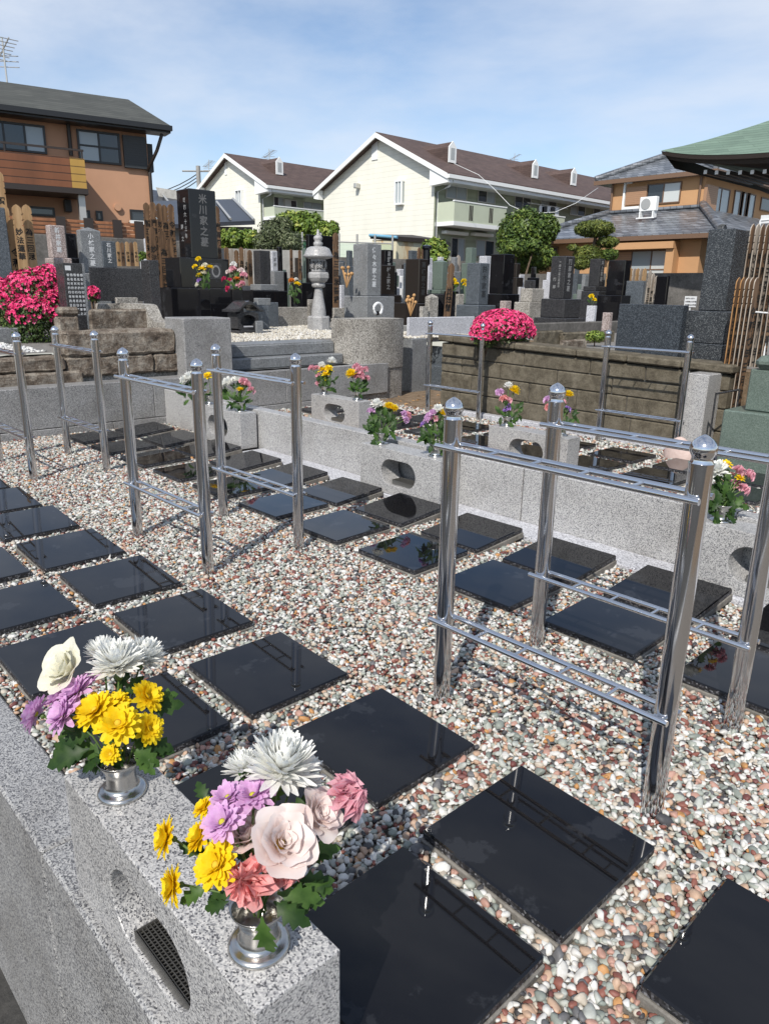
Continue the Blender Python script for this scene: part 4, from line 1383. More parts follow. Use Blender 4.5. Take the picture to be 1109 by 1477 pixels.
def window(F, root, l, t, r, b, fr='alu', panes=('curtain', 'glass'), mid=None, n=0.0, sill=False, name='window', depth=.05):
    """a sliding window on a wall plane from its corners in the photo"""
    u0, z1 = F.uz(l, t, n)
    u1, z0 = F.uz(r, b, n)
    if u0 > u1: u0, u1 = u1, u0
    if z0 > z1: z0, z1 = z1, z0
    w = .045
    bx_ = [((u0, n, z0), (u1, n+depth, z0+w)), ((u0, n, z1-w), (u1, n+depth, z1)), ((u0, n, z0+w), (u0+w, n+depth, z1-w)), ((u1-w, n, z0+w), (u1, n+depth, z1-w))]
    k = len(panes)
    for i in range(1, k):
        u = u0+(u1-u0)*i/k
        bx_.append(((u-w*.45, n, z0+w), (u+w*.45, n+depth*.9, z1-w)))
    if mid: bx_.append(((u0+w, n, z0+(z1-z0)*mid-.02), (u1-w, n+depth*.8, z0+(z1-z0)*mid+.02)))
    if sill: bx_.append(((u0-.05, n, z0-.05), (u1+.05, n+depth+.05, z0-.002)))
    o = fbox(F, root, name, fr, bx_)
    flip = dot(F.d, RT) < 0
    for i, p in enumerate(panes[::-1] if flip else panes):
        a, e = u0+(u1-u0)*i/k+w*.5, u0+(u1-u0)*(i+1)/k-w*.5
        fbox(F, root, 'pane', p, [((a, n-.002, z0+w*.8), (e, n+depth*.45, z1-w*.8))], parent=o)
    return o


# --- cream apartment houses
def cream_house(label, Yg, tipL, apex, tipR, wallL, wallR, ylen, dormers, loc_extra=None):
    Rt, Rd = onY(*tipR, Yg-.35), onY(*apex, Yg-.35)
    Lt = onY(*tipL, Yg-.35) if tipL else (2*Rd[0]-Rt[0], Yg-.35, Rt[2])
    ez = Rt[2]
    wx1 = onY(wallR, 300, Yg)[0]
    wx0 = onY(wallL, 300, Yg)[0] if wallL else Lt[0]+(Rt[0]-wx1)
    rx, rz = (wx0+wx1)/2, Rd[2]
    rx = Rd[0]
    root = thing('cream_house', label, 'house', (wx1, Yg, GZ))
    off = tuple(root.location)
    sub = lambda p: vsub(p, off)
    slope_r = (rz-ez)/(Rt[0]-rx)
    slope_l = (rz-ez)/(rx-Lt[0])
    y1 = Yg+ylen
    mb = MB()
    wz1, wz0 = ez+slope_r*(Rt[0]-wx1)-.16, ez+slope_l*(wx0-Lt[0])-.16
    mb.extr([sub(p) for p in [(wx0, Yg, GZ-.1), (wx1-.02, Yg, GZ-.1), (wx1-.02, Yg, wz1), (rx, Yg, rz-.2), (wx0, Yg, wz0)]], (0, ylen, 0))
    mb.build('gable_wall', 'cream', root)
    mb = MB(); mb.box(sub((wx1-.015, Yg+.02, GZ-.1)), sub((wx1, y1, wz1-.02)))
    mb.build('side_wall', 'sage', root)
    mb = MB()
    th = .14
    yA = Yg-.35
    mb.extr([sub(p) for p in [(Lt[0], yA, ez), (rx, yA, rz), (Rt[0], yA, ez), (Rt[0], yA, ez-th), (rx, yA, rz-th*1.3), (Lt[0], yA, ez-th)]][::-1], (0, ylen+.7, 0))
    roof = mb.build('roof', 'shingle', root)
    mb = MB()
    g = .20
    yB = yA-.04
    for X, sl, sg in ((Rt[0], slope_r, 1), (Lt[0], slope_l, -1)):
        mb.extr([sub(p) for p in [(X, yB, ez-.03), (rx, yB, rz-.03), (rx, yB, rz-.03-g), (X, yB, ez-.03-g)]], (0, .05, 0))
        wx = wx1 if sg > 0 else wx0
        mb.extr([sub(p) for p in [(X-sg*.01, yB+.055, ez-.16), (wx, yB+.055, ez-.16+sl*abs(X-wx)), (wx, yB+.055, ez-.42), (X-sg*.01, yB+.055, ez-.36)]], (0, .30, 0))
    mb.build('rake_board', 'white_paint', roof).parent = roof
    mb = MB()
    mb.box(sub((Rt[0]-.02, yA, ez-.20)), sub((Rt[0]+.10, y1+.3, ez-.06)))
    mb.box(sub((wx1+.003, yA+.36, ez-.30)), sub((Rt[0]-.03, y1+.3, ez-.20)))
    mb.box(sub((Rt[0]-.03, yA+.36, ez-.34)), sub((Rt[0], y1+.3, ez-.205)))
    mb.build('gutter', 'white_paint', roof).parent = roof
    for o in roof.children:
        o.matrix_parent_inverse = Matrix.Identity(4)
    mb = MB()
    mb.tube([sub(p) for p in [(Rt[0]-.05, Yg+.02, ez-.2), (Rt[0]-.25, Yg+.06, ez-.45), (wx1+.07, Yg+.08, ez-.62), (wx1+.07, Yg+.08, GZ)]], .045, 8)
    mb.build('downpipe', 'white_paint', root)
    for (px, py, h) in dormers:
        # foot of the dormer's face on the roof slope
        d = ray(px, py)
        nn = norm((slope_r, 0, 1))
        p = onP(px, py, (Rt[0], 0, ez+.02), nn)
        dw = .23
        mb = MB()
        L = (h+.25)/slope_r
        poly = [(p[0], p[1]-dw, p[2]-.1), (p[0], p[1]+dw, p[2]-.1), (p[0], p[1]+dw, p[2]+h*.72), (p[0], p[1], p[2]+h), (p[0], p[1]-dw, p[2]+h*.72)]
        mb.extr([sub(q) for q in poly], (-L, 0, 0))
        dm = mb.build('dormer', 'shingle', root)
        mb = MB()
        poly = [(p[0]+.003, p[1]-dw, p[2]), (p[0]+.003, p[1]+dw, p[2]), (p[0]+.003, p[1]+dw, p[2]+h*.74), (p[0]+.003, p[1], p[2]+h*1.03), (p[0]+.003, p[1]-dw, p[2]+h*.74)]
        mb.extr([sub(q) for q in poly], (.05, 0, 0), 0)
        mb.box(sub((p[0]+.054, p[1]-dw*.55, p[2]+.12)), sub((p[0]+.06, p[1]+dw*.55, p[2]+h*.7)), 1)
        o = mb.build('louvre_face', ['white_paint', 'alu'], root)
        o.parent = dm
    # small vent high in the gable
    G = Frame((wx1, Yg, 0), (-1, 0, 0))
    return root, G, Frame((wx1, Yg, 0), (0, 1, 0)), (wx0, wx1, ez, rx, rz)


root, G, F, dims = cream_house('cream gabled apartment house with brown roof in the centre, bright end wall', 24.0, (452, 269.6), (542, 190), (645.6, 248.5), 467, 626, 18.0,
                         [(651, 235, .82), (770, 257, .80), (825.5, 267.5, .80)])
C1 = root
# end wall details
u0, z1 = G.uz(537, 203); u1, z0 = G.uz(545, 230)
fbox(G, root, 'gable_vent', ['white_paint'], [((min(u0, u1), .001, z0), (max(u0, u1), .04, z1))])
u0, z1 = G.uz(516, 265); u1, z0 = G.uz(520, 272)
fbox(G, root, 'vent_hood', ['alu'], [((min(u0, u1), .001, z0), (max(u0, u1), .28, z1))], bev=.03)
u0, z1 = G.uz(573, 261); u1, z0 = G.uz(586, 295)
a, b = min(u0, u1)+.12, max(u0, u1)-.02
bay = fbox(G, root, 'bay_window', 'white_paint', [((a, .001, z0), (b, .20, z0+.07)), ((a, .001, z1-.07), (b, .20, z1)), ((a, .13, z0+.07), (a+.06, .20, z1-.07)), ((b-.06, .13, z0+.07), (b, .20, z1-.07)), (((a+b)/2-.02, .14, z0+.07), ((a+b)/2+.02, .19, z1-.07))])
fbox(G, root, 'pane', 'curtain', [((a+.02, .002, z0+.07), (b-.02, .15, z1-.07))], parent=bay)
for q in ((643, 254, 672, 290, ('curtain', 'curtain')), (689, 266, 713, 295, ('glass', 'curtain')), (742, 276, 764, 303, ('glass', 'glass')), (779, 284, 801, 306, ('curtain', 'glass')), (822, 292, 842, 313, ('curtain', 'glass')), (855, 296, 874, 312, ('glass', 'curtain')),
          (650, 342, 668, 382, ('glass', 'curtain')), (686, 345, 711, 372, ('curtain', 'glass'))):
    window(F, root, *q[:4], 'alu', q[4])
for q in ((741, 270, 765, 277), (778, 279, 802, 285), (820, 287, 843, 293)):
    u0, z1 = F.uz(q[0], q[1]); u1, z0 = F.uz(q[2], q[3]+1)
    fbox(F, root, 'shutter_box', 'sage_panel', [((u0, .001, z0-.05), (u1, .16, z1-.02))])
for q in ((643, 332, 676, 340), (685, 335, 712, 342)):
    u0, z1 = F.uz(q[0], q[1], .3); u1, z0 = F.uz(q[2], q[3], .3)
    fbox(F, root, 'awning', 'white_paint', [((u0, .001, min(z0, z1)), (u1, .32, max(z0, z1)))], bev=.03)


def balcony(F, root, l, r, top, bot, n, m, vents=(), base=.16):
    u0, z1 = F.uz(l, top, n); u1, _ = F.uz(r, top, n); _, z0 = F.uz(l, bot, n)
    if u0 > u1: u0, u1 = u1, u0
    o = fbox(F, root, 'balcony', [m, 'white_paint'], [((u0, n-.06, z0+base), (u1, n, z1)), ((u0, .001, z0+base), (u0+.06, n-.06, z1)), ((u1-.06, .001, z0+base), (u1, n-.06, z1)),
                                                ((u0-.03, .001, z0), (u1+.03, n+.03, z0+base), 1), ((u0-.02, n-.08, z1), (u1+.02, n+.02, z1+.05), 1)])
    v = []
    for a in vents:
        uc, _ = F.uz(a, top, n)
        for i in range(9):
            for j in (-1, 0, 1):
                zz = z0+base+.12+(z1-z0-base-.24)*i/8
                v.append(((uc+j*.09-.03, n, zz-.035), (uc+j*.09+.03, n+.006, zz+.035)))
    if v: fbox(F, root, 'balcony_vent', 'dark_trim', v, parent=o)
    return u0, u1, z0, z1


balcony(F, root, 655.5, 731, 290, 325, 1.05, 'sage_panel', (680, 709))
balcony(F, root, 747, 815, 305, 322, 1.05, 'sage_panel', ())
# washing on the second balcony
mb = MB()
for i, (px, py, w, h, c) in enumerate(((781, 297, .35, .5, 0), (785, 298, .4, .7, 1), (792, 297, .3, .55, 0), (797, 299, .4, .6, 1), (803, 299, .35, .5, 0))):
    u, z = F.uz(px, py, .75)
    p = vadd(F.o, vadd(vmul(F.d, u), vmul(F.n, .75)))
    mb.box((p[0]-.01, p[1]-w/2, z-h), (p[0]+.01, p[1]+w/2, z), c, .004)
u, z = F.uz(790, 297.5, .75)
p = vadd(F.o, vadd(vmul(F.d, u), vmul(F.n, .75)))
mb.cyl((p[0], p[1]-1.6, z+.02), (p[0], p[1]+1.6, z+.02), .02, n=6, m=2)
tag(mb.build('laundry', ['carved_white', 'louvre', 'alu']), 'washing hung out on the second balcony of the central cream house', 'laundry')

root, G, F, dims = cream_house('cream gabled apartment house with brown roof farther left, partly hidden', 23.8, None, (324, 220.5), (384.6, 265), None, 376, 20.0, [(403, 252, .85)])
u0, z1 = G.uz(324, 228); u1, z0 = G.uz(328, 252)
fbox(G, root, 'gable_vent', ['white_paint'], [((min(u0, u1), .001, z0), (max(u0, u1), .04, z1))])
window(G, root, 343, 275, 353, 303, 'white_paint', ('curtain', 'curtain'), depth=.2)
for q in ((394, 283, 409, 299, ('glass', 'curtain')), (410, 287, 428, 301, ('curtain_w', 'glass')), (437, 290, 463, 303, ('curtain', 'curtain'))):
    window(F, root, *q[:4], 'alu', q[4])
for q in ((392, 272, 420, 283), (437, 280, 464, 290)):
    u0, z1 = F.uz(q[0], q[1]); u1, z0 = F.uz(q[2], q[3]+4)
    fbox(F, root, 'shutter_box', 'sage_panel', [((u0, .001, z0), (u1, .2, z1))])
balcony(F, root, 396, 468, 297.5, 316, 1.05, 'sage_panel', (455,))

# --- low house with a dark slate roof behind the tallest gravestone
root = thing('slate_roof_house', 'low house with dark blue slate roofs behind the tallest gravestone', 'house', (-27, 15.5, GZ))
off = tuple(root.location)
def roofslab(name, pts, m, th=.15, parent=root):
    mb = MB(); mb.extr([vsub(p, off) for p in pts], (0, 0, -th)); return mb.build(name, m, parent)
A_, B_, C_, D_ = at(222, 290, 33), at(336, 287, 33), at(368, 318, 28.5), at(240, 324, 28.5)
roofslab('roof', [A_, B_, C_, D_], 'slate')
E_, F_, G_, H_ = at(212, 272, 37), at(262, 281, 37), at(300, 318, 33.2), at(212, 305, 33.2)
roofslab('roof', [E_, F_, G_, H_], 'slate')
mb = MB()
for pa, pb in ((at(313, 292, 32.3), at(333, 317, 28.6)), (at(232, 277, 36.5), at(248, 298, 33.9)), (at(336, 287.3, 33), at(366.5, 318, 28.5))):
    mb.cyl(vsub(vadd(pa, (0, 0, .03)), off), vsub(vadd(pb, (0, 0, .03)), off), .05, n=6)
mb.build('roof_trim', 'alu', root)
mb = MB(); mb.extr([vsub(p, off) for p in [(D_[0]-.5, D_[1]+.3, GZ), (C_[0]-.5, C_[1]+.2, GZ), (B_[0], B_[1], GZ), (A_[0], A_[1], GZ)]][::-1], (0, 0, C_[2]-GZ-.2))
mb.build('wall', 'concrete', root)
# a grey gable behind it
mb = MB(); mb.extr([vsub(at(px, py, 36), off) for px, py in ((225, 270), (262, 276), (262, 300), (235, 300))], (-2, 1.4, 0))
mb.build('gable', 'concrete', root)

# --- orange house at the left
P0 = onZ(110, 186, 5.0)
F = Frame((P0[0], P0[1], 0), (.20, .98, 0))
root = thing('orange_house', 'salmon orange two-storey house with wooden balcony at the left edge', 'house', (P0[0], P0[1], GZ))
uR, _ = F.uz(216, 260)
EV = .5
uT, zT = F.uz(246, 181, EV)
n_r = -3.3
uRd, zR = F.uz(172, 141.5, n_r)
uL = -13.0
mb = MB(); mb.T = F.T(tuple(root.location))
mb.extr([(uL, 0, GZ-.1), (uR, 0, GZ-.1), (uR, -7.4, GZ-.1), (uL, -7.4, GZ-.1)], (0, 0, zT-GZ+.05))
mb.extr([(uR, 0, zT-.05), (uR, -7.4, zT-.05), (uR, n_r, zR-.25)], (uL-uR, 0, 0))
mb.build('wall', 'salmon', root)
mb = MB(); mb.T = F.T(tuple(root.location))
mb.extr([(uT, EV, zT), (uT, n_r, zR), (uT, 2*n_r-EV, zT), (uT, 2*n_r-EV, zT-.16), (uT, n_r, zR-.18), (uT, EV, zT-.12)][::-1], (uL-uT, 0, 0))
roof = mb.build('roof', 'shingle_grey', root)
fbox(F, root, 'eave_fascia', 'black_frame', [((uL, EV+.005, zT-.13), (uT+.02, EV+.10, zT-.02)), ((uL, .004, zT-.17), (uT, EV, zT-.125))], parent=roof)
window(F, root, -28, 171, 68.5, 223, 'black_frame', ('glass', 'glass', 'curtain'))
window(F, root, 110, 186, 175.5, 239, 'black_frame', ('curtain', 'glass'), .52)
u0, z1 = F.uz(176, 195); u1, z0 = F.uz(212.5, 245)
fbox(F, root, 'louvre_shutter', 'louvre', [((u0, .001, z0), (u1, .09, z1))])
fbox(F, root, 'side_shutter', 'louvre', [((uR+.004, -.5, z0-.02), (uR+.16, -.12, z1-.1))])
for q in ((38, 297, 80, 313), (121, 303, 131, 318), (138, 304, 149, 319)):
    window(F, root, *q, 'black_frame', ('glass',))
window(F, root, 187, 302, 211, 322, 'black_frame', ('glass',), sill=True)
u0, z1 = F.uz(186, 317); u1, z0 = F.uz(212, 322)
fbox(F, root, 'window_ledge', 'white_paint', [((u0, .07, z0-.05), (u1, .2, z1-.02))])
n_b = 1.15
u0, zt_ = F.uz(0, 216, n_b); u1, zb_ = F.uz(126.5, 276.5, n_b); uy, _ = F.uz(103, 250, n_b)
_, zt2 = F.uz(124, 229.5, n_b)
zt_ = zt2
bal = fbox(F, root, 'balcony', ['wood_balcony', 'wood_yellow', 'dark_trim'], [((uL, n_b-.05, zb_+.06), (uy-.004, n_b, zt_)), ((uy, n_b-.05, zb_+.06), (u1, n_b, zt_), 1), ((u1-.05, .001, zb_+.06), (u1, n_b-.054, zt_), 0), ((uL, .001, zb_-.06), (u1+.02, n_b+.02, zb_+.055), 2)])
fbox(F, root, 'handrail', 'dark_trim', [((uL, n_b-.05, zt_+.15), (u1, n_b-.01, zt_+.19))]+[((u, n_b-.045, zt_), (u+.03, n_b-.015, zt_+.15)) for u in (u1-.05, u1-1.6, u1-3.1)], parent=bal)
up, _ = F.uz(119, 300, n_b-.2)
fbox(F, root, 'balcony_post', 'alu', [((up-.07, n_b-.3, GZ), (up+.07, n_b-.14, zb_-.064))])
mb = MB(); mb.T = F.T(tuple(root.location))
a, za = F.uz(98.5, 176, .07); _, zc = F.uz(98.5, 224, .07)
mb.cyl((a, .07, zc), (a, .07, za), .045, n=8)
mb.build('downpipe', 'dark_trim', root)
mb = MB(); mb.T = F.T(tuple(root.location))
a, za = F.uz(214, 215, .07); _, zc = F.uz(214, 345, .07)
mb.cyl((a, .07, zc), (a, .07, zT-1.02), .045, n=8)
mb.tube([(uR-.05, .07, zT-1.0), (uR+.15, .3, zT-.55), (uT-.2, .46, zT-.2)], .04, 8)
mb.build('downpipe', 'dark_trim', root)
for px, py in ((8, 162), (120, 179), (170, 299)):
    a, za = F.uz(px, py, .02)
    mb = MB(); mb.T = F.T(tuple(root.location))
    mb.cyl((a, 0, za), (a, .07, za), .085, n=12)
    mb.build('wall_vent', 'salmon', root)
a, za = F.uz(98, 297, .1)
fbox(F, root, 'wall_lamp', 'black_frame', [((a-.08, .0, za-.14), (a+.08, .2, za+.14))], bev=.02)
# board fence in front of it
nf = 2.2
u0, zt_ = F.uz(52, 312.5, nf); u1, zb_ = F.uz(199, 344, nf)
_, ztr = F.uz(198, 322, nf)
mb = MB(); mb.T = F.T((0, 0, 0))
zt_ = (zt_+ztr)/2
nb = 4
for i in range(nb):
    h = (zt_-zb_)/nb
    mb.box((u0-6, nf, zb_+i*h+.012), (u1, nf+.03, zb_+(i+1)*h-.012), 0, .004)
us = [F.uz(px, 320, nf)[0] for px in (87, 127, 168, 199)]
for u in us: mb.box((u-.09, nf+.034, GZ), (u+.09, nf+.12, zt_+.03), 1)
tag(mb.build('board_fence', ['wood_fence', 'dark_trim']), 'orange-brown horizontal board fence in front of the salmon house', 'fence')
mb = MB(); mb.T = F.T((0, 0, 0))
mb.box((u0-6, nf+.2, GZ-.1), (u1+1.2, nf+.35, zb_-.03), 0, .01)
tag(mb.build('concrete_wall', 'concrete_dark'), 'grey concrete wall below the orange-brown board fence', 'wall')

# --- orange house with grey tiled roofs at the right
YU, YL = 29.4, 24.9
xc, xl = onY(1015, 280, YU)[0], onY(881, 280, YU)[0]
root = thing('tiled_house', 'orange two-storey house with grey tiled roofs behind the clipped pine', 'house', (xc, YL, GZ))
off = tuple(root.location)
sub = lambda p: vsub(p, off)
FA, FB, FL = Frame((xc, YU, 0), (-1, 0, 0)), Frame((xc, YU, 0), (0, 1, 0)), Frame((xc, YL, 0), (-1, 0, 0))
OU, OL = .34, .42
ze = onY(930, 253, YU-OU)[2]
eL = onY(858, 261, YU-OU)[0]
eR = xc+.5
ylen = 17
mb = MB(); mb.box(sub((xl, YU, GZ)), sub((xc, YU+ylen, ze+.02))); mb.build('upper_wall', 'orange', root)
# hipped upper roof
rz = onY(954, 222, YU-OU+(eR-eL)/2)[2]
y0, y1 = YU-OU, YU+ylen+OU
hx = (eR-eL)/2
mb = MB()
v = [(eL, y0, ze), (eR, y0, ze), (eR, y1, ze), (eL, y1, ze), ((eL+eR)/2, y0+hx, rz), ((eL+eR)/2, y1-hx, rz)]
v += [(p[0], p[1], p[2]-.16) for p in v[:4]]
mb.add([sub(p) for p in v], [(0, 1, 4), (1, 2, 5, 4), (2, 3, 5), (3, 0, 4, 5), (0, 6, 7, 1), (1, 7, 8, 2), (2, 8, 9, 3), (3, 9, 6, 0), (6, 9, 8, 7)])
roof = mb.build('upper_roof', 'kawara', root)
mb = MB()
for a, b in ((0, 4), (1, 4), (4, 5)):
    mb.cyl(sub(vadd(v[a], (0, 0, .05))), sub(vadd(v[b], (0, 0, .08))), .13, n=8)
mb.build('ridge_tiles', 'kawara', root).parent = roof
mb = MB()
mb.box(sub((eL-.02, y0-.07, ze-.19)), sub((eR+.02, y0-.004, ze-.03))); mb.box(sub((eR+.022, y0-.07, ze-.19)), sub((eR+.08, y1, ze-.03)))
mb.build('fascia', 'brown_trim', root).parent = roof
# lower storey and its roof
zl = onY(880, 341, YL-OL)[2]
lL, lR = onY(745, 346, YL-OL)[0], onY(1041, 327, YL-OL)[0]
tL, tR = onY(872, 322, YU-.02), onY(992, 301, YU-.02)
zt_ = tR[2]
mb = MB(); mb.box(sub((lL+.8, YL, GZ)), sub((lR-.8, YU+10, zl+.02))); mb.build('lower_wall', 'orange', root)
mb = MB()
e0, e1 = (lL, YL-OL, zl), (lR, YL-OL, zl)
v = [e0, e1, (xc, YU-.003, zt_), (tL[0]+.2, YU-.003, zt_), (lR, YU+14, zl), (xc+.003, YU+14, zt_), (lL, YU+4, zl), (tL[0]+.2, YU+4, zt_)]
v += [(p[0], p[1], p[2]-.15) for p in v]
mb.add([sub(p) for p in v], [(0, 1, 2, 3), (1, 4, 5, 2), (6, 0, 3, 7), (3, 2, 5, 7), (0, 8, 9, 1), (1, 9, 12, 4), (8, 0, 6, 14), (8, 14, 12, 9)])
roof = mb.build('lower_roof', 'kawara', root)
mb = MB()
mb.cyl(sub(vadd(v[1], (0, 0, .08))), sub(vadd(v[2], (0, 0, .12))), .15, n=8)
mb.cyl(sub(vadd(v[0], (0, 0, .05))), sub(vadd(v[3], (0, 0, .08))), .12, n=8)
mb.cyl(sub((xl, YU-.08, zt_+.05)), sub((xc+.05, YU-.08, zt_+.05)), .08, n=8)
mb.build('ridge_tiles', 'kawara', root).parent = roof
mb = MB()
mb.box(sub((lL-.02, YL-OL-.07, zl-.17)), sub((lR+.08, YL-OL-.004, zl-.03))); mb.box(sub((lR+.003, YL-OL-.002, zl-.17)), sub((lR+.08, YU+14, zl-.03)))
mb.build('fascia', 'brown_trim', root).parent = roof
window(FA, root, 934, 266, 980, 292, 'brown_trim', ('glass', 'curtain_w'))
u0, z1 = FA.uz(905, 271); u1, z0 = FA.uz(932, 294)
fbox(FA, root, 'roller_shutter', 'shutter', [((min(u0, u1), .001, z0), (max(u0, u1), .10, z1))])
u0, z1 = FA.uz(901, 266); u1, z0 = FA.uz(922, 301)
a, b = min(u0, u1), max(u0, u1)
fbox(FA, root, 'white_duct', 'white_paint', [((b-.09, .002, z0+.1), (b, .09, z1)), ((a, .002, z0), (b, .09, z0+.098)), ((b-.35, .002, z1), (b, .09, z1+.09))])
window(FB, root, 1028, 268, 1047, 309, 'brown_trim', ('curtain', 'curtain'))
u0, z1 = FB.uz(1016, 266); u1, z0 = FB.uz(1027, 305)
fbox(FB, root, 'roller_shutter', 'shutter', [((min(u0, u1), .001, z0), (max(u0, u1), .12, z1))])
for q in ((1059, 274, 1067, 313), (1067.5, 276, 1075.5, 315), (1076, 278, 1083.5, 316)):
    window(FB, root, *q, 'brown_trim', ('curtain',))
window(FB, root, 1097, 284, 1122, 309, 'brown_trim', ('glass', 'curtain'))
mb = MB()
for px, ya, yb, FF in ((884, 262, 314, FA), (1012, 250, 300, FA)):
    a, za = FF.uz(px, ya, .08); _, zc = FF.uz(px, yb, .08)
    p = vadd(FF.o, vadd(vmul(FF.d, a), vmul(FF.n, .08)))
    mb.cyl(sub((p[0], p[1], zc)), sub((p[0], p[1], za)), .05, n=8)
mb.build('downpipe', 'brown_trim', root)
window(FL, root, 776, 357, 804, 373, 'brown_trim', ('glass', 'glass'))
u0, z1 = FL.uz(868, 352, .35); u1, z0 = FL.uz(973, 358, .35)
a, b = min(u0, u1), max(u0, u1)
fbox(FL, root, 'bay_frame', 'orange', [((a, .001, z0), (b, .5, z1)), ((a, .001, GZ), (a+.28, .40, z0-.003))])
window(FL, root, 885, 362, 964, 412, 'brown_trim', ('shutter', 'curtain', 'curtain_w'), .45)
# air conditioner standing on the lower roof
A = onY(934, 309, 27.3)
root = thing('air_conditioner', 'white air conditioner unit standing on the lower tiled roof', 'air conditioner', A)
mb = MB(); mb.box((-.33, -.11, .10), (.33, .11, .60), 0, .02)
mb.build('case', 'white_paint', root)
mb = MB(); mb.cyl((-.07, -.111, .35), (-.07, -.13, .35), .19, n=24); mb.build('fan_grille', 'alu', root)
mb = MB()
for x in (-.28, .24): mb.box((x, -.16, -.12), (x+.04, .12, .095))
mb.box((-.38, -.18, -.16), (.34, -.13, -.121))
mb.build('stand', 'white_paint', root)

# --- temple roof at the right
YT = 18.8
tip = onY(953, 217, YT)
root = thing('temple_hall', 'temple hall corner with upturned green copper roof and dark eaves', 'temple', (tip[0], YT, GZ))
off = tuple(root.location)
sub = lambda p: vsub(p, off)
Wd, Dp, ns, nt = 13.0, 5.5, 40, 14
def TP(s, t, dz=0.0):
    x = tip[0]+t+s*(Wd-t)
    e = x-tip[0]-t*.6
    upt = .38*math.exp(-max(0, e)/1.3)*math.exp(-t/2.2)
    return (x, YT+t, tip[2]-.38+upt+.545*t+dz)
mb = MB()
v, f = [], []
for j in range(nt+1):
    for i in range(ns+1):
        v.append(TP(i/ns*i/ns*.5+i/ns*.5, Dp*j/nt))
f = [(j*(ns+1)+i, j*(ns+1)+i+1, (j+1)*(ns+1)+i+1, (j+1)*(ns+1)+i) for j in range(nt) for i in range(ns)]
mb.add([sub(p) for p in v], f, 0, True)
# the left-hand slope behind the hip
v2 = []
for j in range(nt+1):
    for i in range(11):
        p = TP(0, Dp*j/nt)
        v2.append((p[0], p[1]+i*.8*(1+j*0), p[2]-.0*i))
mb.add([sub(p) for p in v2], [(j*11+i, (j+1)*11+i, (j+1)*11+i+1, j*11+i+1) for j in range(nt) for i in range(10)], 0, True)
mb.build('roof', 'copper', root)
mb = MB()
v, f = [], []
ek = [TP(i/ns*i/ns*.5+i/ns*.5, 0) for i in range(ns+1)]
for i, p in enumerate(ek):
    v += [(p[0], p[1]+.01, p[2]-.01), (p[0]+.03, p[1]+.03, p[2]-.10), (p[0]+.10, p[1]+.10, p[2]-.11), (p[0]+.14, p[1]+.14, p[2]-.20), (p[0]+.3, p[1]+1.2, p[2]-.10)]
for i in range(ns):
    for k in range(4):
        f.append((i*5+k, i*5+k+1, (i+1)*5+k+1, (i+1)*5+k))
mb.add([sub(p) for p in v], f, 0)
v = []
for y in (YT+.02, YT+9):
    v += [(tip[0]+.02, y, tip[2]-.02-(0 if y < YT+1 else .45)), (tip[0]+.3, y+.2, tip[2]-.42)]
mb.add([sub(p) for p in v], [(0, 1, 3, 2)], 0)
mb.build('eave_board', 'dark_trim', root)
mb = MB()
mb.add([sub(p) for p in [(tip[0]+.25, YT+.2, tip[2]-.22), (tip[0]+1.2, YT+.2, tip[2]-.40), (tip[0]+Wd, YT+.2, tip[2]-.57), (tip[0]+Wd, YT+6, tip[2]-.40), (tip[0]+3.5, YT+6, tip[2]-.40)]], [(0, 1, 2, 3, 4)])
mb.build('soffit', 'dark_trim', root)
for i in range(30):
    x = tip[0]+.95+i*.285
    zc = tip[2]-.38+.38*math.exp(-(x-tip[0])/1.3)-.34
    mb = MB()
    mb.extr([sub(p) for p in [(x, YT+.47, zc-.045), (x+.08, YT+.47, zc-.045), (x+.08, YT+.47, zc+.045), (x, YT+.47, zc+.045)]], (0, 2.8, .02), 0)
    mb.box(sub((x, YT+.455, zc-.045)), sub((x+.08, YT+.467, zc+.045)), 1)
    mb.build('rafter', ['dark_trim', 'white_paint'], root)
mb = MB(); mb.box(sub((tip[0]+4.3, YT+3.2, GZ)), sub((tip[0]+Wd, YT+9, tip[2]-.2)))
mb.build('wall', 'dark_trim', root)

# --- shed, fences, poles, cables
root = thing('shed', 'low cream shed with a rusty side and flat brown roof before the cream house', 'shed', at(572, 375, 24.5))
off = tuple(root.location)
a, b, c = at(537, 345, 24.8), at(572, 345, 24.2), at(640, 348, 25.6)
mb = MB()
rust = mat('rusty_cream_sheet', (.58, .52, .36), .6)
t = NT(rust); t.col(t.ramp(t.noise(t.pos((3, 3, 1)), 1.1, 6, .7), [(.5, (.60, .55, .40)), (.62, (.45, .27, .12)), (.7, (.60, .52, .36))]))
M['rust'] = rust
zt_ = b[2]
mb.extr([(p[0]-off[0], p[1]-off[1], GZ-off[2]) for p in (b, c, (c[0]-1.5, c[1]+1.8, 0), (a[0], a[1]+.8, 0), a)], (0, 0, zt_-GZ))
mb.build('wall', 'rust', root)
ra, rb, rc = at(534, 338, 24.75), at(574, 341, 24.12), at(642, 346, 25.52)
mb = MB(); mb.extr([vsub(p, off) for p in (ra, rb, rc, (rc[0]-2, rc[1]+2.5, rc[2]+.1), (ra[0], ra[1]+2, ra[2]+.1))], (0, 0, -.14))
mb.build('roof', 'dark_trim', root)
mb = MB(); mb.cyl(vsub(vadd(ra, (0, -.03, -.03)), off), vsub(vadd(rb, (0, -.03, -.03)), off), .05, n=8); mb.build('edge_strip', mat('sky_blue_sheet', (.16, .36, .50), .5), root)

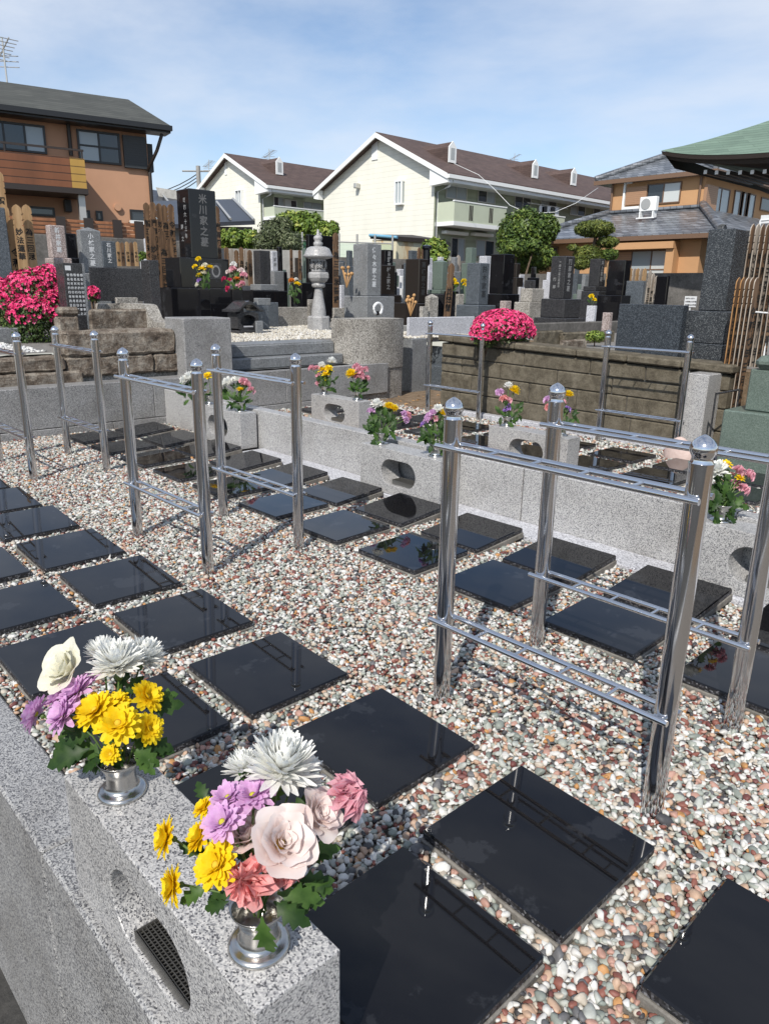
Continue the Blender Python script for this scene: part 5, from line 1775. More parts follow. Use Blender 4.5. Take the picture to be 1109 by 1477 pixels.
def cwall(label, p, q, z1, th=.15, m='concrete_dark', name='concrete_wall'):
    d = norm((q[0]-p[0], q[1]-p[1], 0)); n_ = (-d[1]*th, d[0]*th, 0)
    mb = MB(); mb.extr([(p[0], p[1], GZ-.1), (q[0], q[1], GZ-.1), (q[0]+n_[0], q[1]+n_[1], GZ-.1), (p[0]+n_[0], p[1]+n_[1], GZ-.1)], (0, 0, z1-GZ+.1))
    return tag(mb.build(name, m), label, 'wall')
p, q = at(318, 400, 22.0), at(437, 400, 22.5)
cwall('grey concrete wall behind the rusty tablets and green hedge', p, q, at(400, 360, 22)[2], m='concrete')
p, q = at(437, 400, 22.6), at(690, 400, 24.5)
cwall('low stained concrete wall between the graves and the cream house', p, q, at(600, 373, 23)[2])
p, q = onY(730, 400, 21.5), onY(1060, 420, 21.5)
cwall('long dark concrete block wall before the orange tiled house', p, q, onY(930, 394, 21.5)[2])
root = thing('net_fence', 'green net fence on thin posts in front of the cream house', 'fence', at(500, 372, 23.5))
off = tuple(root.location)
a, b = at(436, 347, 23.0), at(566, 350, 23.8)
zt_ = a[2]
for i in range(6):
    x, y = a[0]+(b[0]-a[0])*i/5, a[1]+(b[1]-a[1])*i/5
    mb = MB(); mb.cyl(vsub((x, y, GZ), off), vsub((x, y, zt_+.25), off), .035, n=6); mb.build('post', 'alu', root)
mb = MB(); mb.add([vsub(p, off) for p in [(a[0], a[1]-.04, GZ+.5), (b[0], b[1]-.04, GZ+.5), (b[0], b[1]-.04, zt_), (a[0], a[1]-.04, zt_)]], [(0, 1, 2, 3)]); mb.build('netting', 'net', root)
mb = MB()
for z in (zt_, zt_-.5): mb.cyl(vsub((a[0], a[1]-.05, z), off), vsub((b[0], b[1]-.05, z), off), .02, n=6)
mb.build('rail', 'alu', root)

def antenna(label, px, pt, pb, D, s=1.0):
    p = at(px, pb, D); t_ = at(px, pt, D)
    mb = MB(); mb.cyl(p, (p[0], p[1], t_[2]), .025*s, n=6)
    z = t_[2]
    for i in range(7): mb.cyl((p[0]-.5*s+i*.17*s, p[1]-.25*s, z-.45*s+.05*i*s), (p[0]-.5*s+i*.17*s, p[1]+.25*s, z-.45*s+.05*i*s), .012*s, n=4)
    mb.cyl((p[0]-.55*s, p[1], z-.46*s), (p[0]+.55*s, p[1], z-.12*s), .018*s, n=5)
    for i in range(3): mb.cyl((p[0]-.2*s, p[1]-.35*s, z-.75*s+i*.14*s), (p[0]+.1*s, p[1]+.35*s, z-.7*s+i*.14*s), .012*s, n=4)
    return tag(mb.build('television_antenna', 'alu'), label, 'antenna')
antenna('television antenna on the roof of the salmon house', 12, 60, 128, 26, 1.25)
antenna('small television antenna on the roof of the left cream house', 389, 216, 240, 42, .9)
antenna('small television antenna behind the left cream gable', 303, 232, 270, 44, .8)
antenna('tiny television antenna on the central cream house ridge', 741, 222, 240, 42, .7)
p = at(289, 300, 46); t_ = at(289, 242, 46)
mb = MB(); mb.cyl((p[0], p[1], GZ), (p[0], p[1], t_[2]), .16, .13, n=10)
mb.cyl((p[0]-.7, p[1]-.7, t_[2]-.3), (p[0]+.7, p[1]+.7, t_[2]-.3), .05, n=6)
tag(mb.build('utility_pole', 'concrete'), 'grey utility pole behind the left cream house', 'utility pole')
for i, (ya, yb) in enumerate(((259, 248), (264, 253), (270, 258))):
    a, b = at(150, ya+8, 52), at(289, yb, 46)
    pts = [(a[0]+(b[0]-a[0])*k/10, a[1]+(b[1]-a[1])*k/10, a[2]+(b[2]-a[2])*k/10-.9*(1-(k/5-1)**2)) for k in range(11)]
    mb = MB(); mb.tube(pts, .03, 5)
    tag(mb.build('power_cable', 'wire'), f'black power cable running left from the utility pole, {("top", "middle", "bottom")[i]} one', 'cable', 'power cables at left')
mb = MB()
ctl = [(655, 236, 29), (690, 252, 28.5), (712, 272, 28), (735, 296, 27.5), (762, 308, 27.2), (800, 306, 27), (830, 293, 27), (862, 271, 28)]
mb.tube([at(*c_) for c_ in ctl], .009, 5)
tag(mb.build('white_cable', 'white_paint'), 'white cable sagging from the cream roof to the tiled house', 'cable')

# --- trees and shrubs
def leaf_mat(name, stops, rough=.5):
    m = mat(name, rough=rough, spec=.3)
    t = NT(m)
    a = t.new('ShaderNodeAttribute', attribute_name='tone')
    t.col(t.ramp(a.outputs['Fac'], stops))
    m.node_tree.nodes['Principled BSDF'].inputs['Transmission Weight'].default_value = 0.0
    return m


M['leaf_bright'] = leaf_mat('bright_green_leaf', [(0, (.05, .09, .015)), (.5, (.12, .19, .03)), (.85, (.22, .28, .05)), (1, (.34, .36, .08))])
M['leaf_olive'] = leaf_mat('olive_grey_leaf', [(0, (.035, .05, .022)), (.6, (.10, .125, .06)), (1, (.20, .22, .12))])
M['leaf_dark'] = leaf_mat('dark_glossy_leaf', [(0, (.02, .042, .010)), (.55, (.07, .115, .022)), (1, (.17, .22, .04))])
M['leaf_pine'] = leaf_mat('pine_needle', [(0, (.03, .045, .010)), (.6, (.10, .13, .025)), (1, (.19, .20, .04))])
M['leaf_azalea'] = leaf_mat('azalea_leaf', [(0, (.02, .04, .012)), (.7, (.06, .10, .025)), (1, (.13, .17, .04))])
M['petal_azalea'] = leaf_mat('crimson_azalea_petal', [(0, (.44, .015, .09)), (.45, (.70, .05, .19)), (.8, (.82, .15, .31)), (1, (.88, .34, .46))], .55)
M['bark'] = rough_stone('grey_brown_bark', (.10, .07, .05), (.18, .14, .10), (.04, .03, .02), 12)


def leaves(name, blobs, n, size, m, parent, origin, seed, shell=.55, aspect=1.8, droop=.3, rag=.25):
    """many small folded leaves spread through uneven blobs (cx, cy, cz, rx, ry, rz)"""
    rng = np.random.default_rng(seed)
    w = np.array([b[3]*b[4]*b[5] for b in blobs])**.67
    idx = rng.choice(len(blobs), n, p=w/w.sum())
    B = np.array(blobs)[idx]
    d = rng.normal(size=(n, 3)); d /= np.linalg.norm(d, axis=1)[:, None]
    r = np.where(rng.random(n) < shell, rng.uniform(.86, 1.04, n), rng.uniform(.3, 1, n)**.6)
    # clumps: push in and out with a lumpy function of direction
    lump = 1+rag*(np.sin(d[:, 0]*5+idx)*np.sin(d[:, 1]*6+2*idx)*np.sin(d[:, 2]*5+1))+rng.normal(0, .05, n)
    P = B[:, :3]+d*(r*lump)[:, None]*B[:, 3:]
    nrm = d+rng.normal(0, .6, (n, 3)); nrm[:, 2] += .3; nrm /= np.linalg.norm(nrm, axis=1)[:, None]
    t = rng.normal(size=(n, 3)); t[:, 2] -= droop
    t -= (t*nrm).sum(1)[:, None]*nrm; t /= np.linalg.norm(t, axis=1)[:, None]+1e-9
    s = np.cross(nrm, t)
    L = size*rng.uniform(.6, 1.35, n)[:, None]
    W = L/aspect
    v = np.stack([P-t*L*.5, P+s*W*.5+nrm*W*.15, P+t*L*.5, P-s*W*.5+nrm*W*.15], 1)-np.array(origin)
    V = v.reshape(-1, 3).astype(np.float32)
    me = bpy.data.meshes.new(name)
    me.vertices.add(len(V)); me.vertices.foreach_set('co', V.ravel())
    F_ = np.arange(n*4, dtype=np.int32)
    me.loops.add(n*4); me.loops.foreach_set('vertex_index', F_)
    me.polygons.add(n); me.polygons.foreach_set('loop_start', np.arange(0, n*4, 4, dtype=np.int32))
    a = me.attributes.new('tone', 'FLOAT', 'POINT')
    a.data.foreach_set('value', np.repeat(np.clip(rng.beta(2, 2, n)+.12*np.sin(P[:, 0]*7+P[:, 2]*5), 0, 1), 4).astype(np.float32))
    me.materials.append(M[m])
    me.update(calc_edges=True)
    o = bpy.data.objects.new(name, me)
    COL.objects.link(o)
    if parent: o.parent = parent
    return o


def pxblob(px, py, rx, ry, D, depth=1.0):
    c = at(px, py, D)
    k = D/FOC
    return (c[0], c[1], c[2], rx*k*depth, rx*k*depth, ry*k)


def tree(name, label, cat, blobs, n, size, m, seed, trunk=None, **kw):
    c = blobs[0]
    root = thing(name, label, cat, (c[0], c[1], GZ))
    off = tuple(root.location)
    leaves('crown', blobs, n, size, m, root, off, seed, **kw)
    mb = MB()
    for b in blobs:
        mb.tube([(0, 0, 0), vmul(vsub((b[0]*.6+c[0]*.4, b[1]*.6+c[1]*.4, GZ*.45+b[2]*.55), off), 1), vsub(b[:3], off)], trunk or .06, 7, 0, .4)
    mb.build('trunk', 'bark', root)
    return root


tree('hedge_shrub', 'bright green shrub behind the rusty tablets, left of the olive tree', 'shrub', [pxblob(338, 346, 20, 15, 24.5), pxblob(362, 347, 15, 14, 24.5), pxblob(322, 352, 14, 14, 24.5)], 5200, .13, 'leaf_bright', 21)
tree('olive_tree', 'grey-green olive tree behind the dark gravestones, left of centre', 'tree', [pxblob(398, 340, 24, 22, 23.5), pxblob(422, 352, 20, 16, 23.2), pxblob(384, 352, 18, 15, 23.5), pxblob(408, 325, 14, 12, 23.6)], 7000, .11, 'leaf_olive', 22, aspect=3.2)
tree('citrus_tree', 'yellow-green leafy tree below the balcony of the left cream house', 'tree', [pxblob(420, 320, 22, 13, 26), pxblob(447, 328, 22, 18, 26), pxblob(468, 338, 17, 16, 25.5), pxblob(437, 315, 14, 9, 26), pxblob(480, 330, 9, 10, 25.5)], 6500, .15, 'leaf_bright', 23)
tree('round_bush', 'large rounded dark green bush in front of the balcony at right centre', 'bush', [pxblob(757, 338, 37, 33, 26.5), pxblob(785, 330, 20, 20, 26.3), pxblob(738, 345, 20, 24, 26.2), pxblob(760, 372, 38, 20, 26.3)], 17000, .13, 'leaf_dark', 24, shell=.75, rag=.12)
tree('small_shrub', 'small yellow-green shrub at the corner of the cream house', 'shrub', [pxblob(626, 358, 17, 13, 24), pxblob(617, 365, 10, 9, 23.8), pxblob(626, 376, 18, 14, 23.9), pxblob(638, 366, 9, 10, 24)], 4200, .13, 'leaf_bright', 25)
tree('small_shrub', 'dark shrub low beside the tiled house, under the round bush', 'shrub', [pxblob(745, 358, 18, 12, 25), pxblob(770, 355, 12, 9, 25)], 2200, .12, 'leaf_dark', 31)
# clipped pine
P = at(858, 412, 19.5)
root = thing('clipped_pine', 'clipped garden pine with flat rounded pads in front of the tiled house', 'tree', (P[0], P[1], GZ))
off = tuple(root.location)
pads = [(857, 330, 27, 11), (876, 349, 15, 8), (848, 369, 20, 14), (826, 357, 8, 4), (878, 367, 13, 8), (838, 380, 14, 8)]
for i, (px, py, rx, ry) in enumerate(pads):
    b = pxblob(px, py, rx, ry, 19.5)
    leaves('foliage_pad', [b], int(2600*(rx/20)**2), .085, 'leaf_pine' if i != 4 else 'leaf_dark', root, off, 40+i, shell=.8, aspect=3.5, rag=.08)
mb = MB()
pp = lambda px, py: vsub(at(px, py, 19.55), off)
mb.tube([(0, 0, 0), pp(856, 385), pp(854, 362), pp(858, 345), pp(857, 332)], .07, 8, 0, .5)
for q in ((876, 352), (848, 372), (828, 359), (876, 368)): mb.tube([pp(855, 372), pp((855+q[0])/2, q[1]+5), pp(*q)], .035, 6, 0, .5)
mb.build('trunk', 'bark', root)


def azalea(label, blobs, nf, fs, nl, seed, low=()):
    c = blobs[0]
    root = thing('azalea_bush', label, 'azalea bush', (c[0], c[1], GZ))
    off = tuple(root.location)
    leaves('foliage', [tuple(b[:3])+tuple(x*.96 for x in b[3:]) for b in list(blobs)+list(low)], nl, .035, 'leaf_azalea', root, off, seed, shell=.6)
    rng = np.random.default_rng(seed+1)
    V, F_, A = [], [], []
    w = np.array([b[3]*b[5] for b in blobs]); w /= w.sum()
    for _ in range(nf):
        b = blobs[rng.choice(len(blobs), p=w)]
        d = rng.normal(size=3); d /= np.linalg.norm(d)
        if d[2] < -.35: d[2] = -d[2]
        r = rng.uniform(.94, 1.06)
        p = np.array(b[:3])+d*np.array(b[3:])*r-np.array(off)
        nrm = d*np.array([1, 1, 1.2])+rng.normal(0, .35, 3); nrm /= np.linalg.norm(nrm)
        e = np.cross(nrm, rng.normal(size=3)); e /= np.linalg.norm(e); g = np.cross(nrm, e)
        s = fs*rng.uniform(.75, 1.2)
        a0, tone = rng.uniform(0, 6.28), np.clip(rng.beta(2.2, 2), 0, 1)
        o = len(V)
        V.append(p-nrm*s*.25); A.append(tone*.6)
        for k in range(10):
            a = a0+k*2*pi/10
            rr = s*(1.0 if k % 2 == 0 else .55)
            hh = s*(.12 if k % 2 == 0 else .22)
            V.append(p+(e*cos(a)+g*sin(a))*rr+nrm*hh); A.append(tone)
        F_ += [(o, o+1+k, o+1+(k+1) % 10) for k in range(10)]
    me = bpy.data.meshes.new('blossoms')
    me.from_pydata([tuple(x) for x in V], [], F_)
    a = me.attributes.new('tone', 'FLOAT', 'POINT'); a.data.foreach_set('value', np.array(A, np.float32))
    me.materials.append(M['petal_azalea'])
    o = bpy.data.objects.new('blossoms', me); COL.objects.link(o); o.parent = root
    mb = MB()
    for b in blobs:
        for k in range(4): mb.tube([vsub((b[0], b[1], GZ-.05), off), vsub((b[0]+.5*b[3]*cos(k*1.6), b[1]+.5*b[4]*sin(k*1.6), b[2]), off)], .012, 5)
    mb.build('stems', 'bark', root)
    return root


azalea('round clipped azalea bush in crimson bloom on the tuff block wall', [pxblob(725, 474, 43, 26, 9.0), pxblob(700, 482, 22, 20, 8.9), pxblob(748, 480, 23, 20, 9.0)], 2600, .021, 2600, 50)
azalea('large ragged crimson azalea bush at the left, beside the lettered tablet', [pxblob(50, 425, 40, 34, 9.6), pxblob(20, 440, 30, 24, 9.5), pxblob(70, 410, 22, 26, 9.6), pxblob(78, 450, 12, 30, 9.4), pxblob(-5, 425, 22, 26, 9.7), pxblob(48, 455, 34, 26, 9.4)], 1900, .030, 13000, 60, [pxblob(45, 478, 40, 26, 9.5), pxblob(10, 472, 30, 24, 9.6)])
azalea('small crimson azalea to the right of the lettered tablet', [pxblob(135, 425, 9, 11, 10.2)], 90, .03, 350, 70)
tree('small_shrub', 'tiny yellow-green tuft on the rough kerb right of the round azalea', 'shrub', [pxblob(858, 485, 13, 8, 10.3)], 900, .035, 'leaf_bright', 75, trunk=.01)
tree('small_shrub', 'small green plant in front of the concrete wall at left', 'shrub', [pxblob(207, 370, 6, 7, 14.4)], 260, .05, 'leaf_bright', 76, trunk=.01)
# ------------------------------------------------------------------ flowers
def petal_mat(name, a, b, sc=60, rough=.6, trans=.42):
    m = mat(name, a, rough, spec=.25)
    t = NT(m)
    n = t.noise(t.pos(), sc, 3, .5)
    t.col(t.ramp(n, [(.35, a), (.7, b)]))
    tr = t.new('ShaderNodeBsdfTranslucent')
    t.link(m.node_tree.nodes['Principled BSDF'].inputs['Base Color'].links[0].from_socket, tr.inputs['Color'])
    mixs = t.new('ShaderNodeMixShader')
    mixs.inputs[0].default_value = trans
    out = m.node_tree.nodes['Material Output']
    t.link(t.b.outputs[0], mixs.inputs[1]); t.link(tr.outputs[0], mixs.inputs[2]); t.link(mixs.outputs[0], out.inputs['Surface'])
    return m


M['p_white'] = petal_mat('white_petal', (.87, .87, .83), (.92, .92, .89), trans=.42)
M['p_cream'] = petal_mat('ivory_petal', (.80, .78, .64), (.86, .84, .74))
M['p_yellow'] = petal_mat('yellow_petal', (.86, .62, .008), (.90, .72, .03))
M['p_purple'] = petal_mat('lilac_petal', (.66, .38, .64), (.80, .56, .78))
M['p_violet'] = petal_mat('violet_petal', (.36, .20, .58), (.52, .34, .70))
M['p_pink'] = petal_mat('pink_petal', (.78, .36, .44), (.84, .52, .58))
M['p_coral'] = petal_mat('coral_pink_petal', (.82, .33, .33), (.87, .50, .48))
M['p_blush'] = petal_mat('pale_blush_petal', (.84, .70, .66), (.88, .82, .79), 25)
M['p_orange'] = petal_mat('orange_petal', (.80, .28, .05), (.84, .40, .1))
M['p_crimson'] = petal_mat('crimson_petal', (.55, .02, .10), (.70, .08, .2))
M['f_centre'] = mat('flower_centre', (.42, .40, .03), .8)
M['f_yellowc'] = mat('yellow_flower_centre', (.55, .36, .02), .8)
M['stem'] = mat('green_stem', (.075, .13, .03), .55)
M['leaf'] = petal_mat('dark_flower_leaf', (.022, .055, .014), (.05, .10, .025), 40, .45)
M['leaf2'] = petal_mat('fresh_flower_leaf', (.045, .10, .02), (.09, .17, .04), 40, .45)
M['dry'] = mat('dried_stalk', (.42, .24, .10), .8)


def basis(n):
    n = norm(n)
    e = norm(cross(n, (0, 0, 1) if abs(n[2]) < .9 else (1, 0, 0)))
    return n, e, cross(n, e)
def rnd(a, b): return random.uniform(a, b)


def petal(mb, p, e, n, L, W, el, curl, cup, m=0, seg=4, tip=.8, twist=0.0):
    """a strip that leaves p along e, lifted el towards n, bending by curl on the way"""
    s = cross(n, e)
    r, h = 0.0, 0.0
    v = []
    for i in range(seg+1):
        t_ = i/seg
        a = el+curl*t_
        if i:
            r += L/seg*cos(a); h += L/seg*sin(a)
        w = W*(.30+.70*sin(pi*min(1, (t_*.78+.12)))) if i < seg else W*.28*tip
        c = vadd(p, vadd(vmul(e, r), vmul(n, h)))
        up = vadd(vmul(n, cos(a)), vmul(e, -sin(a)))
        tw = twist*t_
        ss = vadd(vmul(s, cos(tw)), vmul(up, sin(tw)))
        v += [vadd(c, vadd(vmul(ss, -w/2), vmul(up, cup*w))), c, vadd(c, vadd(vmul(ss, w/2), vmul(up, cup*w)))]
    f = []
    for i in range(seg):
        a = i*3
        f += [(a, a+1, a+4, a+3), (a+1, a+2, a+5, a+4)]
    mb.add(v, f, m, True)


def f_mum(mb, c, n, R, q=1.0):
    n, e, g = basis(n)
    lay = [(-8, 26, .98, .9), (6, 30, 1.0, .9), (20, 30, .99, .9), (33, 28, .96, .9), (45, 26, .92, .95), (56, 23, .86, 1.0), (66, 19, .78, 1.0), (76, 15, .68, 1.0), (84, 10, .56, .9)]
    for el, cnt, ln, cu in lay:
        cnt = max(5, int(cnt*q))
        for i in range(cnt):
            a = 2*pi*(i+rnd(-.35, .35))/cnt+el
            d = vadd(vmul(e, cos(a)), vmul(g, sin(a)))
            petal(mb, vadd(c, vmul(n, R*.10*(el/80))), d, n, R*ln*rnd(.86, 1.06), R*.21/max(.6, q), radians(el+rnd(-9, 9)), cu*rnd(.3, .8), .22, 0, 4 if q > .7 else 2, .7, rnd(-.4, .4))
    mb.ball(vadd(c, vmul(n, R*.12)), R*.2, 8, 5, 0)


def f_daisy(mb, c, n, R, q=1.0, layers=4):
    n, e, g = basis(n)
    for k in range(layers):
        cnt = max(7, int((16-1.5*k)*q))
        for i in range(cnt):
            a = 2*pi*(i+rnd(-.25, .25)+.5*k)/cnt
            d = vadd(vmul(e, cos(a)), vmul(g, sin(a)))
            petal(mb, vadd(c, vadd(vmul(d, R*.16), vmul(n, R*.05*k))), d, n, R*(.90-.13*k)*rnd(.9, 1.08), R*.37/max(.75, q), radians(4+17*k+rnd(-9, 9)), rnd(-.35, .25), .14, 0, 4 if q > .7 else 2, 1.3)
    b = MB()
    mb.ball(vadd(c, vmul(n, R*.07)), R*.17, 10, 6, 1)


def shell(mb, c, n, e, g, phi, span, R0, R1, H, flare, wav, m=0, nu=7, nv=6):
    v = []
    k0 = rnd(0, 6)
    for j in range(nv+1):
        t_ = j/nv
        for i in range(nu+1):
            u = i/nu*2-1
            edge = 1-.28*abs(u)**2.5
            tt = t_*edge
            a = phi+u*span*(.45+.55*sin(pi*min(.5, t_*.62)))
            r = R0+(R1-R0)*tt**.75+flare*max(0, tt-.55)**1.6*2.4
            h = H*(tt-.62*max(0, tt-.72)**1.3*(flare/max(R1, 1e-6))*1.3)
            r += wav*sin(3.1*u*2+k0)*tt*tt; h += wav*.8*cos(2.3*u*2+k0*2)*tt*tt
            v.append(vadd(c, vadd(vadd(vmul(e, r*cos(a)), vmul(g, r*sin(a))), vmul(n, h))))
    w = nu+1
    mb.add(v, [(j*w+i, j*w+i+1, (j+1)*w+i+1, (j+1)*w+i) for j in range(nv) for i in range(nu)], m, True)


def f_rose(mb, c, n, R, q=1.0):
    n, e, g = basis(n)
    c = vadd(c, vmul(n, -R*.45))
    for k, (cnt, r0, r1, H, fl) in enumerate(((3, .03, .17, .66, .0), (3, .06, .27, .76, .05), (4, .10, .44, .86, .12), (5, .14, .66, .84, .22), (5, .18, .90, .66, .36))):
        for i in range(cnt):
            shell(mb, c, n, e, g, 2*pi*(i+rnd(-.12, .12))/cnt+k*.9, radians(190/cnt+18), R*r0, R*r1*rnd(.93, 1.06), R*H*rnd(.94, 1.04), R*fl*rnd(.7, 1.25), R*(.03+.05*k/4), 0, 11 if q > .7 else 4, 8 if q > .7 else 4)
    mb.ball(vadd(c, vmul(n, R*.05)), R*.2, 8, 5, 1)


def f_carn(mb, c, n, R, q=1.0):
    n, e, g = basis(n)
    c = vadd(c, vmul(n, -R*.35))
    for i in range(max(12, int(28*q))):
        el = rnd(.2, 1.45)
        a = i*2.399+rnd(-.3, .3)
        d = vadd(vmul(e, cos(a)), vmul(g, sin(a)))
        s = cross(n, d)
        v = []
        nu, nv = 6, 3
        k0 = rnd(0, 6)
        L = R*rnd(.85, 1.1)
        for j in range(nv+1):
            t_ = j/nv
            for u in range(nu+1):
                x = (u/nu*2-1)
                fan = x*.80*t_
                rr = L*t_*(1-.14*x*x+(.045*(-1)**u if j == nv else 0))
                el2 = el+.5*sin(4.4*x+k0)*t_*t_
                dd = vadd(vmul(d, cos(fan)), vmul(s, sin(fan)))
                v.append(vadd(c, vadd(vmul(dd, rr*cos(el2)), vmul(n, rr*sin(el2)))))
        w = nu+1
        mb.add(v, [(j*w+u, j*w+u+1, (j+1)*w+u+1, (j+1)*w+u) for j in range(nv) for u in range(nu)], 0, True)


def f_leaf(mb, p, d, n, L, W, m=0):
    """lobed chrysanthemum leaf, folded along its rib"""
    d = norm(d)
    s = norm(cross(n, d)); n = cross(d, s)
    prof = [(0, .04), (.14, .10), (.22, .34), (.34, .22), (.45, .50), (.56, .28), (.68, .44), (.78, .20), (.88, .22), (1.0, .0)]
    rib, lf, rt = [], [], []
    for x, w in prof:
        z = -.35*x*x*L
        c = vadd(p, vadd(vmul(d, L*x), vmul(n, z)))
        rib.append(c)
        q = vadd(vmul(d, L*.07*(1 if w > .3 else 0)), vmul(n, W*w*.28))
        lf.append(vadd(vadd(c, vmul(s, -W*w)), q)); rt.append(vadd(vadd(c, vmul(s, W*w)), q))
    k = len(prof)
    v = rib+lf+rt
    f = []
    for i in range(k-1):
        f += [(i, i+1, k+i+1, k+i), (i+1, i, 2*k+i, 2*k+i+1)]
    mb.add(v, f, m, True)


FK = {'mum': ('chrysanthemum', f_mum), 'daisy': ('daisy', f_daisy), 'rose': ('rose', f_rose), 'carn': ('carnation', f_carn)}
def bouquet(label, base, fl, lv, q=1.0, group='bouquets in the flower stands', dj=.0, leafm='leaf', nleaf=None, rim=.03):
    """fl: (kind, colour, column, row, radius in px, depth offset, facing offset); lv: leaf patches (column, row, length px, angle)"""
    D0 = dot(vsub(base, CAM), FW)
    root = thing('flower_bouquet', label, 'bouquet', base, 0, group)
    st = MB()
    for kd, colr, px, py, r, dd, fc in fl:
        c = vsub(at(px, py, D0+dd), base)
        R = r*(D0+dd)/FOC
        mb = MB()
        out = (c[0], c[1], c[2]*.75+.02)
        n = vadd(vadd(vmul(norm(out), 1.0), vmul(vmul(FW, -1), .55)), fc)
        if kd == 'daisy': R *= 1.12
        if kd == 'daisy': FK[kd][1](mb, c, n, R, q)
        else: FK[kd][1](mb, c, n, R, q)
        mb.build(FK[kd][0], [colr, 'f_centre' if colr == 'p_purple' else 'f_yellowc'], root)
        n = norm(n)
        b0 = (rnd(-rim, rim)*.6, rnd(-rim, rim)*.6, -.01)
        c1 = vsub(c, vmul(n, R*.35))
        mid = (c1[0]*.45+b0[0]*.55, c1[1]*.45+b0[1]*.55, c1[2]*.6)
        st.tube([b0, mid, c1], .0024 if q > .7 else .003, 6)
        if kd in ('daisy', 'mum'): st.lathe(c1, [(.001, -R*.02), (R*.18, R*.08)], 6) if False else st.ball(c1, R*.16, 6, 4)
    st.build('stems', 'stem', root)
    for i, (px, py, L, ang, dd) in enumerate(lv):
        c = vsub(at(px, py, D0+dd), base)
        k = (D0+dd)/FOC
        d = vadd(vadd(vmul(RT, cos(radians(ang))), vmul(UP, sin(radians(ang)))), vmul(FW, rnd(-.5, .2)))
        n = vadd(vadd(vmul(FW, -1), (0, 0, .5)), (rnd(-.5, .5), rnd(-.5, .5), rnd(0, .4)))
        mb = MB()
        f_leaf(mb, c, d, n, L*k, L*k*.62)
        mb.build('leaf', (leafm, 'leaf2')[i % 3 == 0], root)
    return root


Z3 = (0, 0, 0)
tops = {k: (p[0], p[1], p[2]+.088) for k, p in VASES.items()}
# the two big bouquets in front
fl = [('rose', 'p_cream', 90, 963, 35, .05, (.55, -.6, .25)), ('mum', 'p_white', 170, 962, 44, .02, (0, 0, .9)), ('mum', 'p_white', 205, 951, 36, .09, (.3, .4, .7)), ('mum', 'p_white', 150, 945, 30, .10, (-.1, .4, .7)),
      ('daisy', 'p_purple', 93, 1032, 27, -.03, Z3), ('daisy', 'p_purple', 112, 1000, 27, .01, Z3), ('daisy', 'p_purple', 88, 1006, 24, .04, Z3), ('daisy', 'p_purple', 53, 1030, 24, .02, (-.8, -.3, 0)), ('daisy', 'p_purple', 124, 988, 22, .05, Z3),
      ('daisy', 'p_yellow', 139, 1026, 29, -.03, Z3), ('daisy', 'p_yellow', 171, 1044, 29, -.05, Z3), ('daisy', 'p_yellow', 212, 1006, 23, .02, (.5, .3, 0)), ('daisy', 'p_yellow', 214, 1051, 21, -.01, (.5, .2, 0)), ('daisy', 'p_yellow', 160, 1088, 14, -.05, Z3), ('daisy', 'p_yellow', 167, 1017, 22, .0, Z3)]
lv = [(150, 1090, 62, 165, -.01), (130, 1080, 62, 195, -.02), (160, 1085, 54, 215, -.02), (190, 1080, 46, -25, -.02), (200, 1070, 50, -10, .0), (205, 1020, 56, 5, .05), (215, 1012, 40, 20, .06), (140, 1050, 52, 200, .0), (170, 1070, 50, 260, -.05), (185, 1050, 60, -35, .0), (150, 1095, 40, 200, -.02),
      (120, 1095, 44, 175, .01), (195, 1095, 36, -20, -.02), (110, 1062, 46, 210, .01), (178, 1010, 42, 60, .04), (150, 1065, 44, 300, -.03), (150, 1040, 50, 150, .02), (190, 1060, 50, 30, .03), (128, 1060, 50, 160, .04), (205, 1085, 44, 10, .02), (170, 1000, 44, 70, .07), (175, 985, 40, 100, .06)]
bouquet('large front bouquet of white and yellow chrysanthemums, lilac daisies and an ivory rose', tops[(0, 0)], fl, lv, dj=.02)
fl = [('mum', 'p_white', 405, 1113, 62, .04, (.1, .2, 1.0)), ('mum', 'p_white', 353, 1112, 34, .06, (-.3, .2, .8)), ('mum', 'p_white', 430, 1120, 40, .10, (.4, .5, .4)),
      ('daisy', 'p_purple', 322, 1187, 29, -.04, Z3), ('daisy', 'p_purple', 365, 1149, 28, .0, Z3), ('daisy', 'p_purple', 330, 1152, 26, .0, Z3), ('daisy', 'p_purple', 345, 1165, 24, .01, Z3),
      ('daisy', 'p_yellow', 313, 1248, 31, -.05, Z3), ('daisy', 'p_yellow', 242, 1209, 26, -.01, (-.5, -.9, .1)), ('daisy', 'p_yellow', 252, 1277, 26, -.04, (-.6, -.9, -.1)), ('daisy', 'p_yellow', 290, 1208, 24, -.01, (-.4, -.2, 0)), ('daisy', 'p_yellow', 295, 1166, 16, .02, Z3),
      ('rose', 'p_blush', 411, 1212, 46, -.05, (.25, .1, .1)), ('rose', 'p_blush', 462, 1173, 36, .02, (.7, .3, .3)), ('carn', 'p_pink', 502, 1147, 37, .06, (.8, .6, .3)), ('rose', 'p_blush', 352, 1200, 36, .0, Z3), ('carn', 'p_coral', 358, 1270, 42, -.06, (-.1, -.3, 0)), ('carn', 'p_coral', 415, 1253, 30, -.0, (.2, 0, -.2))]
